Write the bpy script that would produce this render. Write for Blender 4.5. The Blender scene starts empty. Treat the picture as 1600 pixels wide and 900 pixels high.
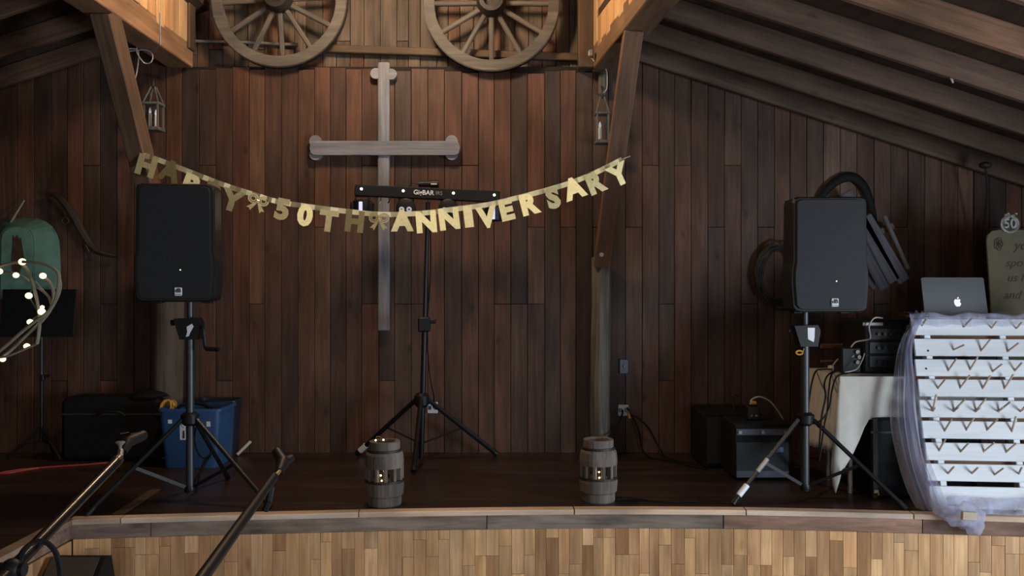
import bpy, bmesh, math, random
from mathutils import Vector, Matrix, noise as mnoise
V = Vector
sc = bpy.context.scene
COL = sc.collection
random.seed(7)

# ------------------------------------------------------------------ camera
F = 1350.0            # focal length in pixels of a 1600 px wide frame
CAMZ = 1.68
cam = bpy.data.cameras.new('camera'); cam.sensor_width = 36; cam.lens = F/1600*36
cam.clip_start = 0.05; cam.clip_end = 100
camo = bpy.data.objects.new('camera', cam); COL.objects.link(camo)
camo.location = (0, 0, CAMZ); camo.rotation_euler = (math.pi/2, 0, 0)
sc.camera = camo

# ------------------------------------------------------------------ world, lights, exposure
w = bpy.data.worlds.new('sky'); sc.world = w; w.use_nodes = True
bg = w.node_tree.nodes['Background']
bg.inputs[0].default_value = (0.62, 0.76, 1.0, 1); bg.inputs[1].default_value = 0.5
sc.view_settings.view_transform = 'Standard'; sc.view_settings.look = 'None'
sc.view_settings.gamma = 1; sc.view_settings.use_curve_mapping = False
sc.view_settings.exposure = 0.0
try: sc.cycles.use_denoising = True
except Exception: pass

def area(name, loc, target, sx, sy, power, col):
    l = bpy.data.lights.new(name, 'AREA'); l.shape = 'RECTANGLE'; l.size = sx; l.size_y = sy
    l.energy = power; l.color = col
    o = bpy.data.objects.new(name, l); COL.objects.link(o); o.location = loc
    o.rotation_euler = (V(target)-V(loc)).to_track_quat('-Z', 'Z').to_euler()
    return o
# daylight in the doorway of the right wall, added soft fill at the unseen rear wall
area('door_daylight', (4.55, 1.7, 1.05), (0, 2.6, 1.05), 1.5, 2.0, 270, (0.78, 0.89, 1.0))
area('rear_fill_light', (-1.6, -4.55, 1.9), (-1.2, 5, 1.6), 1.7, 1.3, 38, (1.0, 0.97, 0.93))
area('rear_fill_light', (1.6, -4.55, 1.9), (1.2, 5, 1.6), 1.7, 1.3, 38, (1.0, 0.97, 0.93))
LAMP = V((-0.70, 4.95, 3.95)); LAMP_W = 126; LAMP_C = (1.0, .74, .48); LAMP_R = .16

# ------------------------------------------------------------------ helpers
def P(px, py, d):
    return V(((px-800)/F*d, d, CAMZ+(450-py)/F*d))
def proj(p): return (800+F*p.x/p.y, 450-F*(p.z-CAMZ)/p.y)
STAGE = 0.5
DROP = CAMZ-STAGE
def floor_pt(px, py):
    d = F*DROP/(py-450); return V(((px-800)/F*d, d, STAGE))

WL = {}
def tag(o, label=None, cat=None, group=None, kind=None):
    if label: o['label'] = label
    if cat: o['category'] = cat
    if group: o['group'] = group
    if kind: o['kind'] = kind
    return o
def thing(name, label, cat, loc=(0,0,0), group=None, kind=None):
    o = bpy.data.objects.new(name, None); COL.objects.link(o); o.location = loc
    o.empty_display_size = 0.1
    WL[o.name] = V(loc)
    return tag(o, label, cat, group, kind)
def put(name, bm, mat, parent=None, smooth=False, origin=None):
    """bm holds world coordinates; links it as one mesh object"""
    if parent: off = WL[parent.name]
    elif origin is not None: off = V(origin)
    else:
        xs = [v.co for v in bm.verts]
        lo = V([min(c[i] for c in xs) for i in range(3)]); hi = V([max(c[i] for c in xs) for i in range(3)])
        off = V(((lo.x+hi.x)/2, (lo.y+hi.y)/2, lo.z))
    bmesh.ops.translate(bm, verts=bm.verts, vec=-off)
    bmesh.ops.recalc_face_normals(bm, faces=bm.faces)
    me = bpy.data.meshes.new(name); bm.to_mesh(me); bm.free()
    me.materials.append(mat)
    if smooth:
        for p in me.polygons: p.use_smooth = True
        try: me.set_sharp_from_angle(angle=math.radians(40))
        except Exception: pass
    o = bpy.data.objects.new(name, me); COL.objects.link(o)
    if parent: o.parent = parent
    else: o.location = off
    WL[o.name] = off
    return o
def B(): return bmesh.new()
def box(bm, c, s, rot=None, bev=0.0):
    m = Matrix.Translation(V(c)) @ ((rot.to_4x4() if rot else Matrix.Identity(4))) @ Matrix.Diagonal((s[0], s[1], s[2], 1))
    r = bmesh.ops.create_cube(bm, size=1, matrix=m)
    if bev > 0:
        es = list({e for v in r['verts'] for e in v.link_edges})
        bmesh.ops.bevel(bm, geom=es, offset=bev, segments=1, affect='EDGES')
    return bm
def frame(t):
    t = t.normalized()
    a = V((0,0,1)) if abs(t.z) < 0.9 else V((1,0,0))
    u = t.cross(a).normalized(); return u, t.cross(u).normalized()
def tube(bm, pts, r, n=8, caps=True):
    pts = [V(p) for p in pts]
    rs = r if isinstance(r, (list, tuple)) else [r]*len(pts)
    rings = []; u = None
    for i, p in enumerate(pts):
        t = (pts[min(i+1, len(pts)-1)]-pts[max(i-1, 0)]).normalized()
        if u is None: u, w_ = frame(t)
        else:
            u = (u - t*u.dot(t)).normalized()
        w_ = t.cross(u)
        rings.append([bm.verts.new(p+(u*math.cos(2*math.pi*k/n)+w_*math.sin(2*math.pi*k/n))*rs[i]) for k in range(n)])
    for a, b in zip(rings, rings[1:]):
        for k in range(n): bm.faces.new((a[k], a[(k+1)%n], b[(k+1)%n], b[k]))
    if caps:
        bm.faces.new(rings[0][::-1]); bm.faces.new(rings[-1])
    return bm
def cyl(bm, p0, p1, r0, r1=None, n=12): return tube(bm, [p0, p1], [r0, r0 if r1 is None else r1], n)
def spline(pts, k=8):
    pts = [V(p) for p in pts]; out = []
    for i in range(len(pts)-1):
        p0, p1, p2, p3 = pts[max(i-1,0)], pts[i], pts[i+1], pts[min(i+2, len(pts)-1)]
        for j in range(k):
            t = j/k
            out.append(0.5*((2*p1)+(p2-p0)*t+(2*p0-5*p1+4*p2-p3)*t*t+(3*p1-p0-3*p2+p3)*t**3))
    out.append(pts[-1]); return out
def lathe(bm, prof, c, n=20, axis=V((0,0,1))):
    c = V(c); u, w_ = frame(axis); rings = []
    for r, h in prof:
        rings.append([bm.verts.new(c+axis*h+(u*math.cos(2*math.pi*k/n)+w_*math.sin(2*math.pi*k/n))*max(r, 1e-4)) for k in range(n)])
    for a, b in zip(rings, rings[1:]):
        for k in range(n): bm.faces.new((a[k], a[(k+1)%n], b[(k+1)%n], b[k]))
    bm.faces.new(rings[0][::-1]); bm.faces.new(rings[-1]); return bm
def prism(bm, loop0, loop1):
    a = [bm.verts.new(V(p)) for p in loop0]; b = [bm.verts.new(V(p)) for p in loop1]
    n = len(a); bm.faces.new(a[::-1]); bm.faces.new(b)
    for k in range(n): bm.faces.new((a[k], a[(k+1)%n], b[(k+1)%n], b[k]))
    return bm
def ball(bm, c, r, n=2, sc_=(1,1,1)):
    bmesh.ops.create_icosphere(bm, subdivisions=n, radius=r, matrix=Matrix.Translation(V(c)) @ Matrix.Diagonal((*sc_, 1))); return bm
def grid(bm, f, nu, nv, thick=None):
    vs = [[bm.verts.new(f(i/nu, j/nv)) for j in range(nv+1)] for i in range(nu+1)]
    for i in range(nu):
        for j in range(nv): bm.faces.new((vs[i][j], vs[i+1][j], vs[i+1][j+1], vs[i][j+1]))
    return bm
def solid(o, th):
    m = o.modifiers.new('thickness', 'SOLIDIFY'); m.thickness = th; m.offset = 0; return o
def bar(name, p0, p1, wd, ht, mat, parent=None, up=V((0,0,1)), bev=0.006, colr=None):
    """straight timber from p0 to p1, its grain along its own local X"""
    p0, p1 = V(p0), V(p1); x = (p1-p0); L = x.length; x = x.normalized()
    z = (up-x*up.dot(x)).normalized(); y = z.cross(x)
    M = Matrix((x, y, z)).transposed().to_4x4(); M.translation = (p0+p1)/2
    bm = B(); box(bm, (0,0,0), (L, wd, ht), None, bev)
    bmesh.ops.recalc_face_normals(bm, faces=bm.faces)
    me = bpy.data.meshes.new(name); bm.to_mesh(me); bm.free(); me.materials.append(mat)
    o = bpy.data.objects.new(name, me); COL.objects.link(o)
    if parent:
        o.parent = parent; M = Matrix.Translation(-WL[parent.name]) @ M
    o.matrix_local = M
    WL[o.name] = (p0+p1)/2
    if colr: o.color = (*colr, 1)
    return o
def board(name, c, s, mat, parent, colr=(1,1,1), bev=0.003, rz=0.0):
    bm = B(); box(bm, (0,0,0), s, None, bev)
    me = bpy.data.meshes.new(name); bm.to_mesh(me); bm.free(); me.materials.append(mat)
    o = bpy.data.objects.new(name, me); COL.objects.link(o); o.parent = parent
    o.location = V(c)-WL[parent.name]; o.rotation_euler.z = rz; o.color = (*colr, 1); WL[o.name] = V(c)
    return o
def text_bm(s, size, ext, offset=0.0, shear=0.0, align='CENTER'):
    cu = bpy.data.curves.new('t', 'FONT'); cu.body = s; cu.size = size; cu.extrude = ext; cu.offset = offset
    cu.shear = shear; cu.align_x = align; cu.align_y = 'CENTER'; cu.resolution_u = 3
    o = bpy.data.objects.new('t', cu); COL.objects.link(o)
    dg = bpy.context.evaluated_depsgraph_get()
    me = bpy.data.meshes.new_from_object(o.evaluated_get(dg))
    bm = B(); bm.from_mesh(me)
    bpy.data.objects.remove(o); bpy.data.curves.remove(cu); bpy.data.meshes.remove(me)
    return bm
def upright(p, rx=math.pi/2, yaw=0.0, roll=0.0):
    """matrix that stands a flat XY drawing up so it faces -Y, at p"""
    return Matrix.Translation(V(p)) @ Matrix.Rotation(yaw, 4, 'Z') @ Matrix.Rotation(rx, 4, 'X') @ Matrix.Rotation(roll, 4, 'Z')

# ------------------------------------------------------------------ materials
def newmat(name):
    m = bpy.data.materials.new(name); m.use_nodes = True
    nt = m.node_tree; return m, nt, nt.nodes['Principled BSDF']
def plain(name, col, rough=0.5, metal=0.0, var=0.12, scale=18, bump=0.0, spec=0.5, emit=None, estr=0):
    m, nt, b = newmat(name); N, L = nt.nodes, nt.links
    tc = N.new('ShaderNodeTexCoord'); nz = N.new('ShaderNodeTexNoise'); nz.inputs['Scale'].default_value = scale
    nz.inputs['Detail'].default_value = 4
    L.new(tc.outputs['Object'], nz.inputs['Vector'])
    rp = N.new('ShaderNodeValToRGB')
    rp.color_ramp.elements[0].color = (*[c*(1-var) for c in col], 1); rp.color_ramp.elements[0].position = .3
    rp.color_ramp.elements[1].color = (*[min(1, c*(1+var)) for c in col], 1); rp.color_ramp.elements[1].position = .7
    L.new(nz.outputs['Fac'], rp.inputs['Fac']); L.new(rp.outputs['Color'], b.inputs['Base Color'])
    b.inputs['Roughness'].default_value = rough; b.inputs['Metallic'].default_value = metal
    b.inputs['Specular IOR Level'].default_value = spec
    if bump:
        bp = N.new('ShaderNodeBump'); bp.inputs['Strength'].default_value = bump; bp.inputs['Distance'].default_value = .01
        L.new(nz.outputs['Fac'], bp.inputs['Height']); L.new(bp.outputs['Normal'], b.inputs['Normal'])
    if emit:
        b.inputs['Emission Color'].default_value = (*emit, 1); b.inputs['Emission Strength'].default_value = estr
    return m
def wood(name, c1, c2, axis='Z', rough=0.6, fine=26, knots=0.0, patch=0.35, bump=0.25, spec=0.35, planks=None):
    m, nt, b = newmat(name); N, L = nt.nodes, nt.links
    tc = N.new('ShaderNodeTexCoord'); oi = N.new('ShaderNodeObjectInfo')
    mul = N.new('ShaderNodeMath'); mul.operation = 'MULTIPLY'; mul.inputs[1].default_value = 53
    L.new(oi.outputs['Random'], mul.inputs[0])
    add = N.new('ShaderNodeVectorMath'); add.operation = 'ADD'
    L.new(tc.outputs['Object'], add.inputs[0]); L.new(mul.outputs[0], add.inputs[1])
    mp = N.new('ShaderNodeMapping'); L.new(add.outputs[0], mp.inputs['Vector'])
    mp.inputs['Scale'].default_value = [1.2 if a == axis else fine for a in 'XYZ']
    n1 = N.new('ShaderNodeTexNoise'); n1.inputs['Scale'].default_value = 1.6; n1.inputs['Detail'].default_value = 7
    n1.inputs['Roughness'].default_value = .65; n1.inputs['Distortion'].default_value = .6
    L.new(mp.outputs[0], n1.inputs['Vector'])
    rp = N.new('ShaderNodeValToRGB')
    rp.color_ramp.elements[0].color = (*c1, 1); rp.color_ramp.elements[0].position = .32
    rp.color_ramp.elements[1].color = (*c2, 1); rp.color_ramp.elements[1].position = .68
    L.new(n1.outputs['Fac'], rp.inputs['Fac'])
    mp2 = N.new('ShaderNodeMapping'); L.new(add.outputs[0], mp2.inputs['Vector'])
    mp2.inputs['Scale'].default_value = [1.6 if a == axis else 4.5 for a in 'XYZ']
    n2 = N.new('ShaderNodeTexNoise'); n2.inputs['Scale'].default_value = 1.3; n2.inputs['Detail'].default_value = 3
    L.new(mp2.outputs[0], n2.inputs['Vector'])
    mr = N.new('ShaderNodeMapRange'); L.new(n2.outputs['Fac'], mr.inputs['Value'])
    mr.inputs['From Min'].default_value = .3; mr.inputs['From Max'].default_value = .7
    mr.inputs['To Min'].default_value = 1-patch; mr.inputs['To Max'].default_value = 1+patch
    mx = N.new('ShaderNodeMix'); mx.data_type = 'RGBA'; mx.blend_type = 'MULTIPLY'; mx.inputs[0].default_value = 1
    L.new(rp.outputs['Color'], mx.inputs[6]); L.new(mr.outputs[0], mx.inputs[7])
    mx2 = N.new('ShaderNodeMix'); mx2.data_type = 'RGBA'; mx2.blend_type = 'MULTIPLY'; mx2.inputs[0].default_value = 1
    L.new(mx.outputs[2], mx2.inputs[6]); L.new(oi.outputs['Color'], mx2.inputs[7])
    out = mx2.outputs[2]
    if knots:
        mp3 = N.new('ShaderNodeMapping'); L.new(add.outputs[0], mp3.inputs['Vector'])
        mp3.inputs['Scale'].default_value = [2.2 if a == axis else 5.0 for a in 'XYZ']
        vo = N.new('ShaderNodeTexVoronoi'); vo.inputs['Scale'].default_value = 1.0; L.new(mp3.outputs[0], vo.inputs['Vector'])
        kr = N.new('ShaderNodeMapRange'); L.new(vo.outputs['Distance'], kr.inputs['Value'])
        kr.inputs['From Min'].default_value = .03; kr.inputs['From Max'].default_value = .11
        kr.inputs['To Min'].default_value = 1-knots; kr.inputs['To Max'].default_value = 1
        mx3 = N.new('ShaderNodeMix'); mx3.data_type = 'RGBA'; mx3.blend_type = 'MULTIPLY'; mx3.inputs[0].default_value = 1
        L.new(out, mx3.inputs[6]); L.new(kr.outputs[0], mx3.inputs[7]); out = mx3.outputs[2]
    if planks:
        br = N.new('ShaderNodeTexBrick'); L.new(tc.outputs['Object'], br.inputs['Vector'])
        br.inputs['Scale'].default_value = 1; br.inputs['Brick Width'].default_value = planks[0]; br.inputs['Row Height'].default_value = planks[1]
        br.inputs['Mortar Size'].default_value = .0025
        br.inputs['Color1'].default_value = (.75,.75,.75,1); br.inputs['Color2'].default_value = (1.2,1.15,1.1,1); br.inputs['Mortar'].default_value = (.25,.25,.25,1)
        mx4 = N.new('ShaderNodeMix'); mx4.data_type = 'RGBA'; mx4.blend_type = 'MULTIPLY'; mx4.inputs[0].default_value = 1
        L.new(out, mx4.inputs[6]); L.new(br.outputs['Color'], mx4.inputs[7]); out = mx4.outputs[2]
    L.new(out, b.inputs['Base Color'])
    b.inputs['Roughness'].default_value = rough; b.inputs['Specular IOR Level'].default_value = spec
    if bump:
        bp = N.new('ShaderNodeBump'); bp.inputs['Strength'].default_value = bump; bp.inputs['Distance'].default_value = .006
        L.new(n1.outputs['Fac'], bp.inputs['Height']); L.new(bp.outputs['Normal'], b.inputs['Normal'])
    return m
def tulle_mat():
    m, nt, b = newmat('lavender_tulle'); N, L = nt.nodes, nt.links
    tc = N.new('ShaderNodeTexCoord'); mp = N.new('ShaderNodeMapping'); mp.inputs['Scale'].default_value = (26, 10, 3)
    nz = N.new('ShaderNodeTexNoise'); nz.inputs['Scale'].default_value = 1; nz.inputs['Detail'].default_value = 4
    L.new(tc.outputs['Object'], mp.inputs['Vector']); L.new(mp.outputs[0], nz.inputs['Vector'])
    mr = N.new('ShaderNodeMapRange'); mr.inputs['To Min'].default_value = .22; mr.inputs['To Max'].default_value = .55
    mr.inputs['From Min'].default_value = .3; mr.inputs['From Max'].default_value = .7
    L.new(nz.outputs['Fac'], mr.inputs['Value'])
    tr = N.new('ShaderNodeBsdfTransparent'); df = N.new('ShaderNodeBsdfDiffuse'); tl = N.new('ShaderNodeBsdfTranslucent')
    df.inputs['Color'].default_value = (.66, .68, .86, 1); tl.inputs['Color'].default_value = (.66, .68, .86, 1)
    a = N.new('ShaderNodeMixShader'); a.inputs[0].default_value = .35; L.new(df.outputs[0], a.inputs[1]); L.new(tl.outputs[0], a.inputs[2])
    c = N.new('ShaderNodeMixShader'); L.new(mr.outputs[0], c.inputs[0]); L.new(tr.outputs[0], c.inputs[1]); L.new(a.outputs[0], c.inputs[2])
    N.remove(b); L.new(c.outputs[0], N['Material Output'].inputs['Surface'])
    return m

M_wall = wood('barn_board', (.047,.0275,.0195), (.093,.058,.042), 'Z', .62, 30, knots=.6, patch=.38)
M_upper = wood('grey_barn_board', (.060,.047,.037), (.135,.105,.081), 'Z', .75, 30, knots=.4, patch=.4)
M_honey = wood('honey_board', (.42,.25,.12), (.64,.41,.22), 'Z', .55, 26, patch=.25)
M_beam = wood('timber_beam', (.20,.105,.055), (.33,.185,.10), 'X', .65, 20, knots=.4)
M_rafter = wood('rafter_timber', (.085,.055,.038), (.17,.105,.07), 'X', .7, 22, knots=.5)
M_brace = wood('brace_timber', (.11,.062,.038), (.21,.115,.068), 'X', .65, 22, knots=.4)
M_post = wood('weathered_log', (.075,.072,.062), (.17,.16,.14), 'Z', .85, 30, patch=.3)
M_deckroof = wood('roof_deck', (.04,.026,.019), (.075,.048,.034), 'Y', .8, 14, planks=None)
M_stage = wood('stage_floor', (.024,.0135,.010), (.050,.029,.021), 'X', .38, 22, patch=.35, bump=.08, spec=.5, planks=(1.9, .085))
M_nosing = wood('nosing_wood', (.54,.41,.31), (.72,.57,.45), 'X', .55, 20)
M_fascia = wood('fascia_wood', (.16,.118,.094), (.32,.245,.20), 'X', .7, 20, knots=.5, patch=.5)
M_maple = wood('flooring_strip', (.50,.275,.135), (.76,.485,.265), 'Z', .42, 24, knots=.45, patch=.3, bump=.06)
M_dark = plain('dark_backing', (.012,.008,.006), .9)
M_floor = wood('hall_floor', (.10,.065,.04), (.19,.125,.08), 'Y', .4, 16, planks=(2.0,.1))
M_shell = wood('hall_wall', (.07,.045,.03), (.14,.09,.06), 'Z', .7, 12)
M_greywood = wood('grey_driftwood', (.13,.135,.155), (.245,.25,.285), 'Z', .8, 26, patch=.25)
M_greywoodx = wood('grey_driftwood_across', (.13,.135,.155), (.245,.25,.285), 'X', .8, 26, patch=.25)
M_wheel = wood('wheel_wood', (.072,.064,.055), (.14,.124,.107), 'X', .75, 16, patch=.3)
M_iron = plain('dark_iron', (.045,.04,.036), .6, .6)
M_hub = wood('hub_wood', (.095,.080,.068), (.22,.185,.158), 'Z', .85, 24, patch=.4, bump=.5)
M_black = plain('black_plastic', (.009,.009,.010), .5, spec=.3)
M_grille = plain('speaker_grille', (.010,.0108,.013), .65, .1, var=.3, scale=240, bump=.25)
M_blackcloth = plain('black_vinyl', (.006,.006,.007), .7, bump=.2, scale=40, spec=.22)
M_blackmet = plain('black_metal', (.009,.009,.010), .42, .1, spec=.35)
M_pole = plain('gunmetal_tube', (.055,.06,.07), .42, .6)
M_chrome = plain('chrome', (.75,.75,.76), .14, 1.0, var=.03)
M_white = plain('white_sticker', (.82,.84,.88), .45, var=.03)
M_badge = plain('white_badge', (.78,.80,.84), .35, var=.03)
M_blue = plain('blue_tote', (.022,.075,.20), .5, var=.06)
M_navy = plain('navy_tote', (.009,.016,.030), .5, var=.06)
M_yellow = plain('yellow_cord', (.50,.27,.025), .5)
M_red = plain('red_cord', (.35,.045,.03), .5)
M_gold = plain('gold_foil', (.86,.70,.35), .33, 1.0, var=.08, scale=60, bump=.05)
M_goldpap = plain('gold_ribbon', (.82,.74,.45), .35, .8, var=.05)
M_teal = plain('teal_enamel', (.075,.165,.135), .5, var=.2, scale=9)
M_pallet = wood('white_painted_slat', (.66,.70,.74), (.80,.83,.86), 'X', .55, 18, patch=.06, bump=.12)
M_dowel = wood('dowel_wood', (.42,.33,.25), (.56,.45,.35), 'X', .6, 20, bump=0)
M_tulle = tulle_mat()
M_linen = plain('ivory_tablecloth', (.52,.50,.45), .8, var=.06, bump=.03)
M_alu = plain('silver_aluminium', (.25,.26,.28), .32, .85, var=.02)
M_logo = plain('glowing_logo', (.9,.92,1), .4, emit=(.85,.9,1), estr=.75)
M_kraft = plain('kraft_board', (.115,.105,.066), .85, var=.1)
M_ink = plain('dark_ink', (.035,.03,.02), .7)
M_silver = plain('silver_glitter', (.34,.34,.32), .4, .8, var=.5, scale=220, bump=.5)
M_twig = plain('pale_twig', (.15,.135,.095), .7, var=.25)
M_greenwire = plain('green_wire', (.02,.06,.035), .5)
M_bulb = plain('warm_bulb', (1,.85,.6), .3, emit=(1,.80,.44), estr=1.9)
M_flame = plain('fairy_light', (1,.8,.5), .3, emit=(1,.70,.32), estr=14)
M_candle = plain('ivory_candle', (.62,.60,.55), .5, var=.04)
M_glass = plain('led_lens', (.55,.6,.65), .1, .3, emit=(.8,.85,1.0), estr=.25)
M_led = plain('white_led', (.9,.9,.8), .3, emit=(1,.98,.85), estr=1.2)
M_ledcol = plain('violet_led', (.4,.4,.9), .3, emit=(.62,.66,1.0), estr=.9)
M_conduit = plain('grey_conduit', (.30,.29,.28), .5, .5)
M_cord = plain('pale_cord', (.45,.42,.38), .6)
M_brass = plain('brass', (.75,.60,.25), .3, .9)
M_plate = plain('steel_plate', (.10,.11,.14), .35, .7)
M_outlet = plain('white_outlet', (.55,.57,.60), .45, var=.03)
M_bluelogo = plain('blue_badge', (.06,.14,.26), .4)
M_rust = plain('rust_stain', (.055,.03,.017), .85, var=.4, scale=30)
M_tape = plain('tan_tape', (.085,.048,.026), .6)
def plain_spk(): pass

# ================================================================== STRUCTURE
WALLY = 6.2
SL = 0.325                                     # slope of the aisle roofs
def roof_r(x): return CAMZ+1.898-SL*x          # underside of right rafters
def roof_l(x): return CAMZ+2.594+SL*x
BZR, BZL = 3.225, 3.255                        # undersides of the two long beams
def beam_rx(y): return 0.57+0.106*(6.1-y)      # inner face of right beam
BLX = -2.28                                    # inner face of left beam

floor = thing('floor', 'brown plank floor of the hall below the stage', 'floor', (0,0,0), kind='structure')
bm = B(); box(bm, (0,.9,-.05), (9.6,11.2,.1)); put('floor_slab', bm, M_floor, floor)

# shell: side walls (door opening in the right one), wall behind the camera with two windows
def shell(name, label, boxes, cat='wall'):
    bm = B()
    for c, s in boxes: box(bm, c, s)
    return tag(put(name, bm, M_shell), label, cat, kind='structure')
shell('wall_left', 'dark plank side wall of the left aisle', [((-4.35,.9,1.6),(.1,11.2,3.2))])
shell('wall_right', 'dark plank side wall with an open doorway to the yard',
      [((4.45,-1.875,1.4),(.1,5.65,2.8)), ((4.45,4.425,1.4),(.1,3.95,2.8)), ((4.45,1.7,2.46),(.1,1.5,.68))])
shell('wall_front', 'plank wall at the far end of the hall with two windows',
      [((0,-4.7,.6),(9,.1,1.2)), ((0,-4.7,4.0),(9,.1,2.9)), ((-3.5,-4.7,1.9),(2.0,.1,1.3)), ((3.5,-4.7,1.9),(2.0,.1,1.3)), ((0,-4.7,1.9),(1.5,.1,1.3))])

# back wall of boards
wb = thing('wall_back', 'back wall of dark reddish brown vertical barn boards', 'wall', (0,WALLY,STAGE), kind='structure')
bm = B(); box(bm, (.1,WALLY+.10,1.85), (9.0,.14,2.85)); put('wall_backing', bm, M_dark, wb)
tones = [(1,.80,.72),(1.15,.88,.74),(1.15,1.0,.88),(.68,.68,.72),(1.12,.74,.62),(1.5,1.25,1.0),(.85,.76,.70),(1.25,.90,.76),(1.0,.96,.92),(.74,.60,.56)]
joints = [1.014, 1.565, 2.116, 2.56]
x = -4.28; BW = .1195; rnd = random.Random(11)
while x < 4.38:
    wdt = BW*rnd.choice([.94,1,1,1.04,1.0]); xc = x+wdt/2
    px = 800+F*xc/WALLY
    if BLX-.12 < xc < .62: top = 3.262+rnd.uniform(-.018,.012)-.03*max(0, min(1, (px-400)/500))
    elif xc >= .62: top = roof_r(xc)+.10
    else: top = roof_l(xc)+.10
    js = sorted(rnd.sample([j for j in joints if j < top-.3], rnd.choice([0,1,1,2])))
    zs = [STAGE-.01]+js+[top]
    for z0, z1 in zip(zs, zs[1:]):
        c = rnd.choice(tones); k = rnd.uniform(.85, 1.2)
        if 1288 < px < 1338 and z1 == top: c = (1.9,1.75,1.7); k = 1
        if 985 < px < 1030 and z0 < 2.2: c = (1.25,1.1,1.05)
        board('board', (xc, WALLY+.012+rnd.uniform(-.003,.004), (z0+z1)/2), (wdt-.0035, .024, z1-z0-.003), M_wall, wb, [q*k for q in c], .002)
    x += wdt
# upper gable wall, set back, greyer
wu = thing('wall_upper', 'upper gable wall of greyer mixed boards behind the wheels', 'wall', (-.85,WALLY+.08,3.1), kind='structure')
bm = B(); box(bm, (-.85,WALLY+.20,4.2), (3.7,.10,2.3)); put('wall_backing', bm, M_dark, wu)
x = -2.6; rnd = random.Random(5)
while x < .95:
    wdt = rnd.choice([.085,.10,.12,.10]); js = [rnd.choice([3.42,3.38,3.48])] if rnd.random() < .5 else []
    zs = [3.12]+js+[5.3]
    for z0, z1 in zip(zs, zs[1:]):
        c = rnd.choice([(1,.95,.9),(.85,.85,.85),(1.2,1.1,1.0),(1.1,.72,.55),(.9,.8,.7),(1.3,1.2,1.1)])
        board('board', (x+wdt/2, WALLY+.115+rnd.uniform(-.006,.006), (z0+z1)/2), (wdt-.004, .03, z1-z0-.004), M_upper, wu, c, .002)
    x += wdt
bar('rail', (P(497,76,6.26)), (P(908,90,6.26)), .05, .055, M_beam, wu, colr=(.36,.42,.46))
# corner boards above the long beams
for nm, pxa, pxb, pyb, lab in (('post', 249, 301, 78, 'short grey corner post above the left beam end'), ('post', 903, 934, 108, 'short brown corner post above the right beam end')):
    a, b2 = P(pxa,0,6.12), P(pxb,0,6.12); z0 = P(0,pyb,6.12).z
    o = bar(nm, ((a.x+b2.x)/2, 6.12, z0), ((a.x+b2.x)/2, 6.12, 5.2), b2.x-a.x, .12, M_beam, up=V((0,1,0)), colr=(.30,.34,.36))
    tag(o, lab, 'post', kind='structure')

# long beams running towards the hall + boarded walls above them
o = bar('beam', (BLX-.09, 6.18, BZL+.08), (BLX-.09, -4.6, BZL+.08), .18, .16, M_beam)
tag(o, 'long timber beam carrying the left side of the nave', 'beam', kind='structure')
dirr = V((.106*1,-1,0)).normalized(); nrm = V((1,.106,0)).normalized()
p0 = V((beam_rx(6.18),6.18,BZR+.08))+nrm*.09; p1 = V((beam_rx(-4.6),-4.6,BZR+.08))+nrm*.09
o = bar('beam', p0, p1, .18, .16, M_beam, colr=(.62,.66,.7))
tag(o, 'long timber beam carrying the right side of the nave', 'beam', kind='structure')
wl = thing('wall_nave_left', 'honey coloured vertical boards above the left beam', 'wall', (BLX-.05,6,BZL), kind='structure')
wr = thing('wall_nave_right', 'honey coloured vertical boards above the right beam', 'wall', (beam_rx(6)+.03,6,BZR), kind='structure')
bm = B(); box(bm, (BLX-.09,.75,4.3), (.05,10.9,1.9)); put('wall_backing', bm, M_dark, wl)
bm = B(); q = (p0+p1)/2; box(bm, (q.x,q.y,4.3), (.05,(p1-p0).length,1.9), Matrix.Rotation(-math.atan(.106)*-1, 3, 'Z')); put('wall_backing', bm, M_dark, wr)
rnd = random.Random(3)
y = 6.16
while y > 1.2:
    wdt = rnd.choice([.10,.12,.14]); yc = y-wdt/2
    c = rnd.choice([(1,1,1),(1.15,1.1,1),(.85,.8,.75),(1.1,.95,.8)])
    zb = BZL+.145+rnd.uniform(-.03,.03)
    board('board', (BLX-.012, yc, (zb+5.2)/2), (.03, wdt-.006, 5.2-zb), M_honey, wl, c, .003)
    zb = BZR+.125+rnd.uniform(-.03,.03)
    board('board', (beam_rx(yc)+.012, yc, (zb+5.2)/2), (.03, wdt-.006, 5.2-zb), M_honey, wr, c, .003, math.atan(.106))
    y -= wdt
bm = B(); box(bm, (-.9,.8,5.28), (4.6,11.4,.1)); tag(put('ceiling', bm, M_deckroof), 'dark plank ceiling high over the nave', 'ceiling', kind='structure')

# aisle roofs with rafters
RD = [6.12, 5.66, 5.14, 4.66, 4.14, 3.64, 3.14, 2.64, 2.14, 1.6, 1.1]
cr = thing('ceiling_right', 'dark sloping roof deck over the right aisle with rafters', 'ceiling', (1,6,3.3), kind='structure')
cl = thing('ceiling_left', 'dark sloping roof deck over the left aisle with rafters', 'ceiling', (-2.5,6,3.3), kind='structure')
RH = .135
bm = B(); prism(bm, [(.55,6.3,roof_r(.55)+RH+.01),(4.6,6.3,roof_r(4.6)+RH+.01),(4.6,6.3,roof_r(4.6)+RH+.06),(.55,6.3,roof_r(.55)+RH+.06)],
      [(1.6,-4.7,roof_r(1.6)+RH+.01),(4.6,-4.7,roof_r(4.6)+RH+.01),(4.6,-4.7,roof_r(4.6)+RH+.06),(1.6,-4.7,roof_r(1.6)+RH+.06)])
put('roof_deck', bm, M_deckroof, cr)
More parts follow.
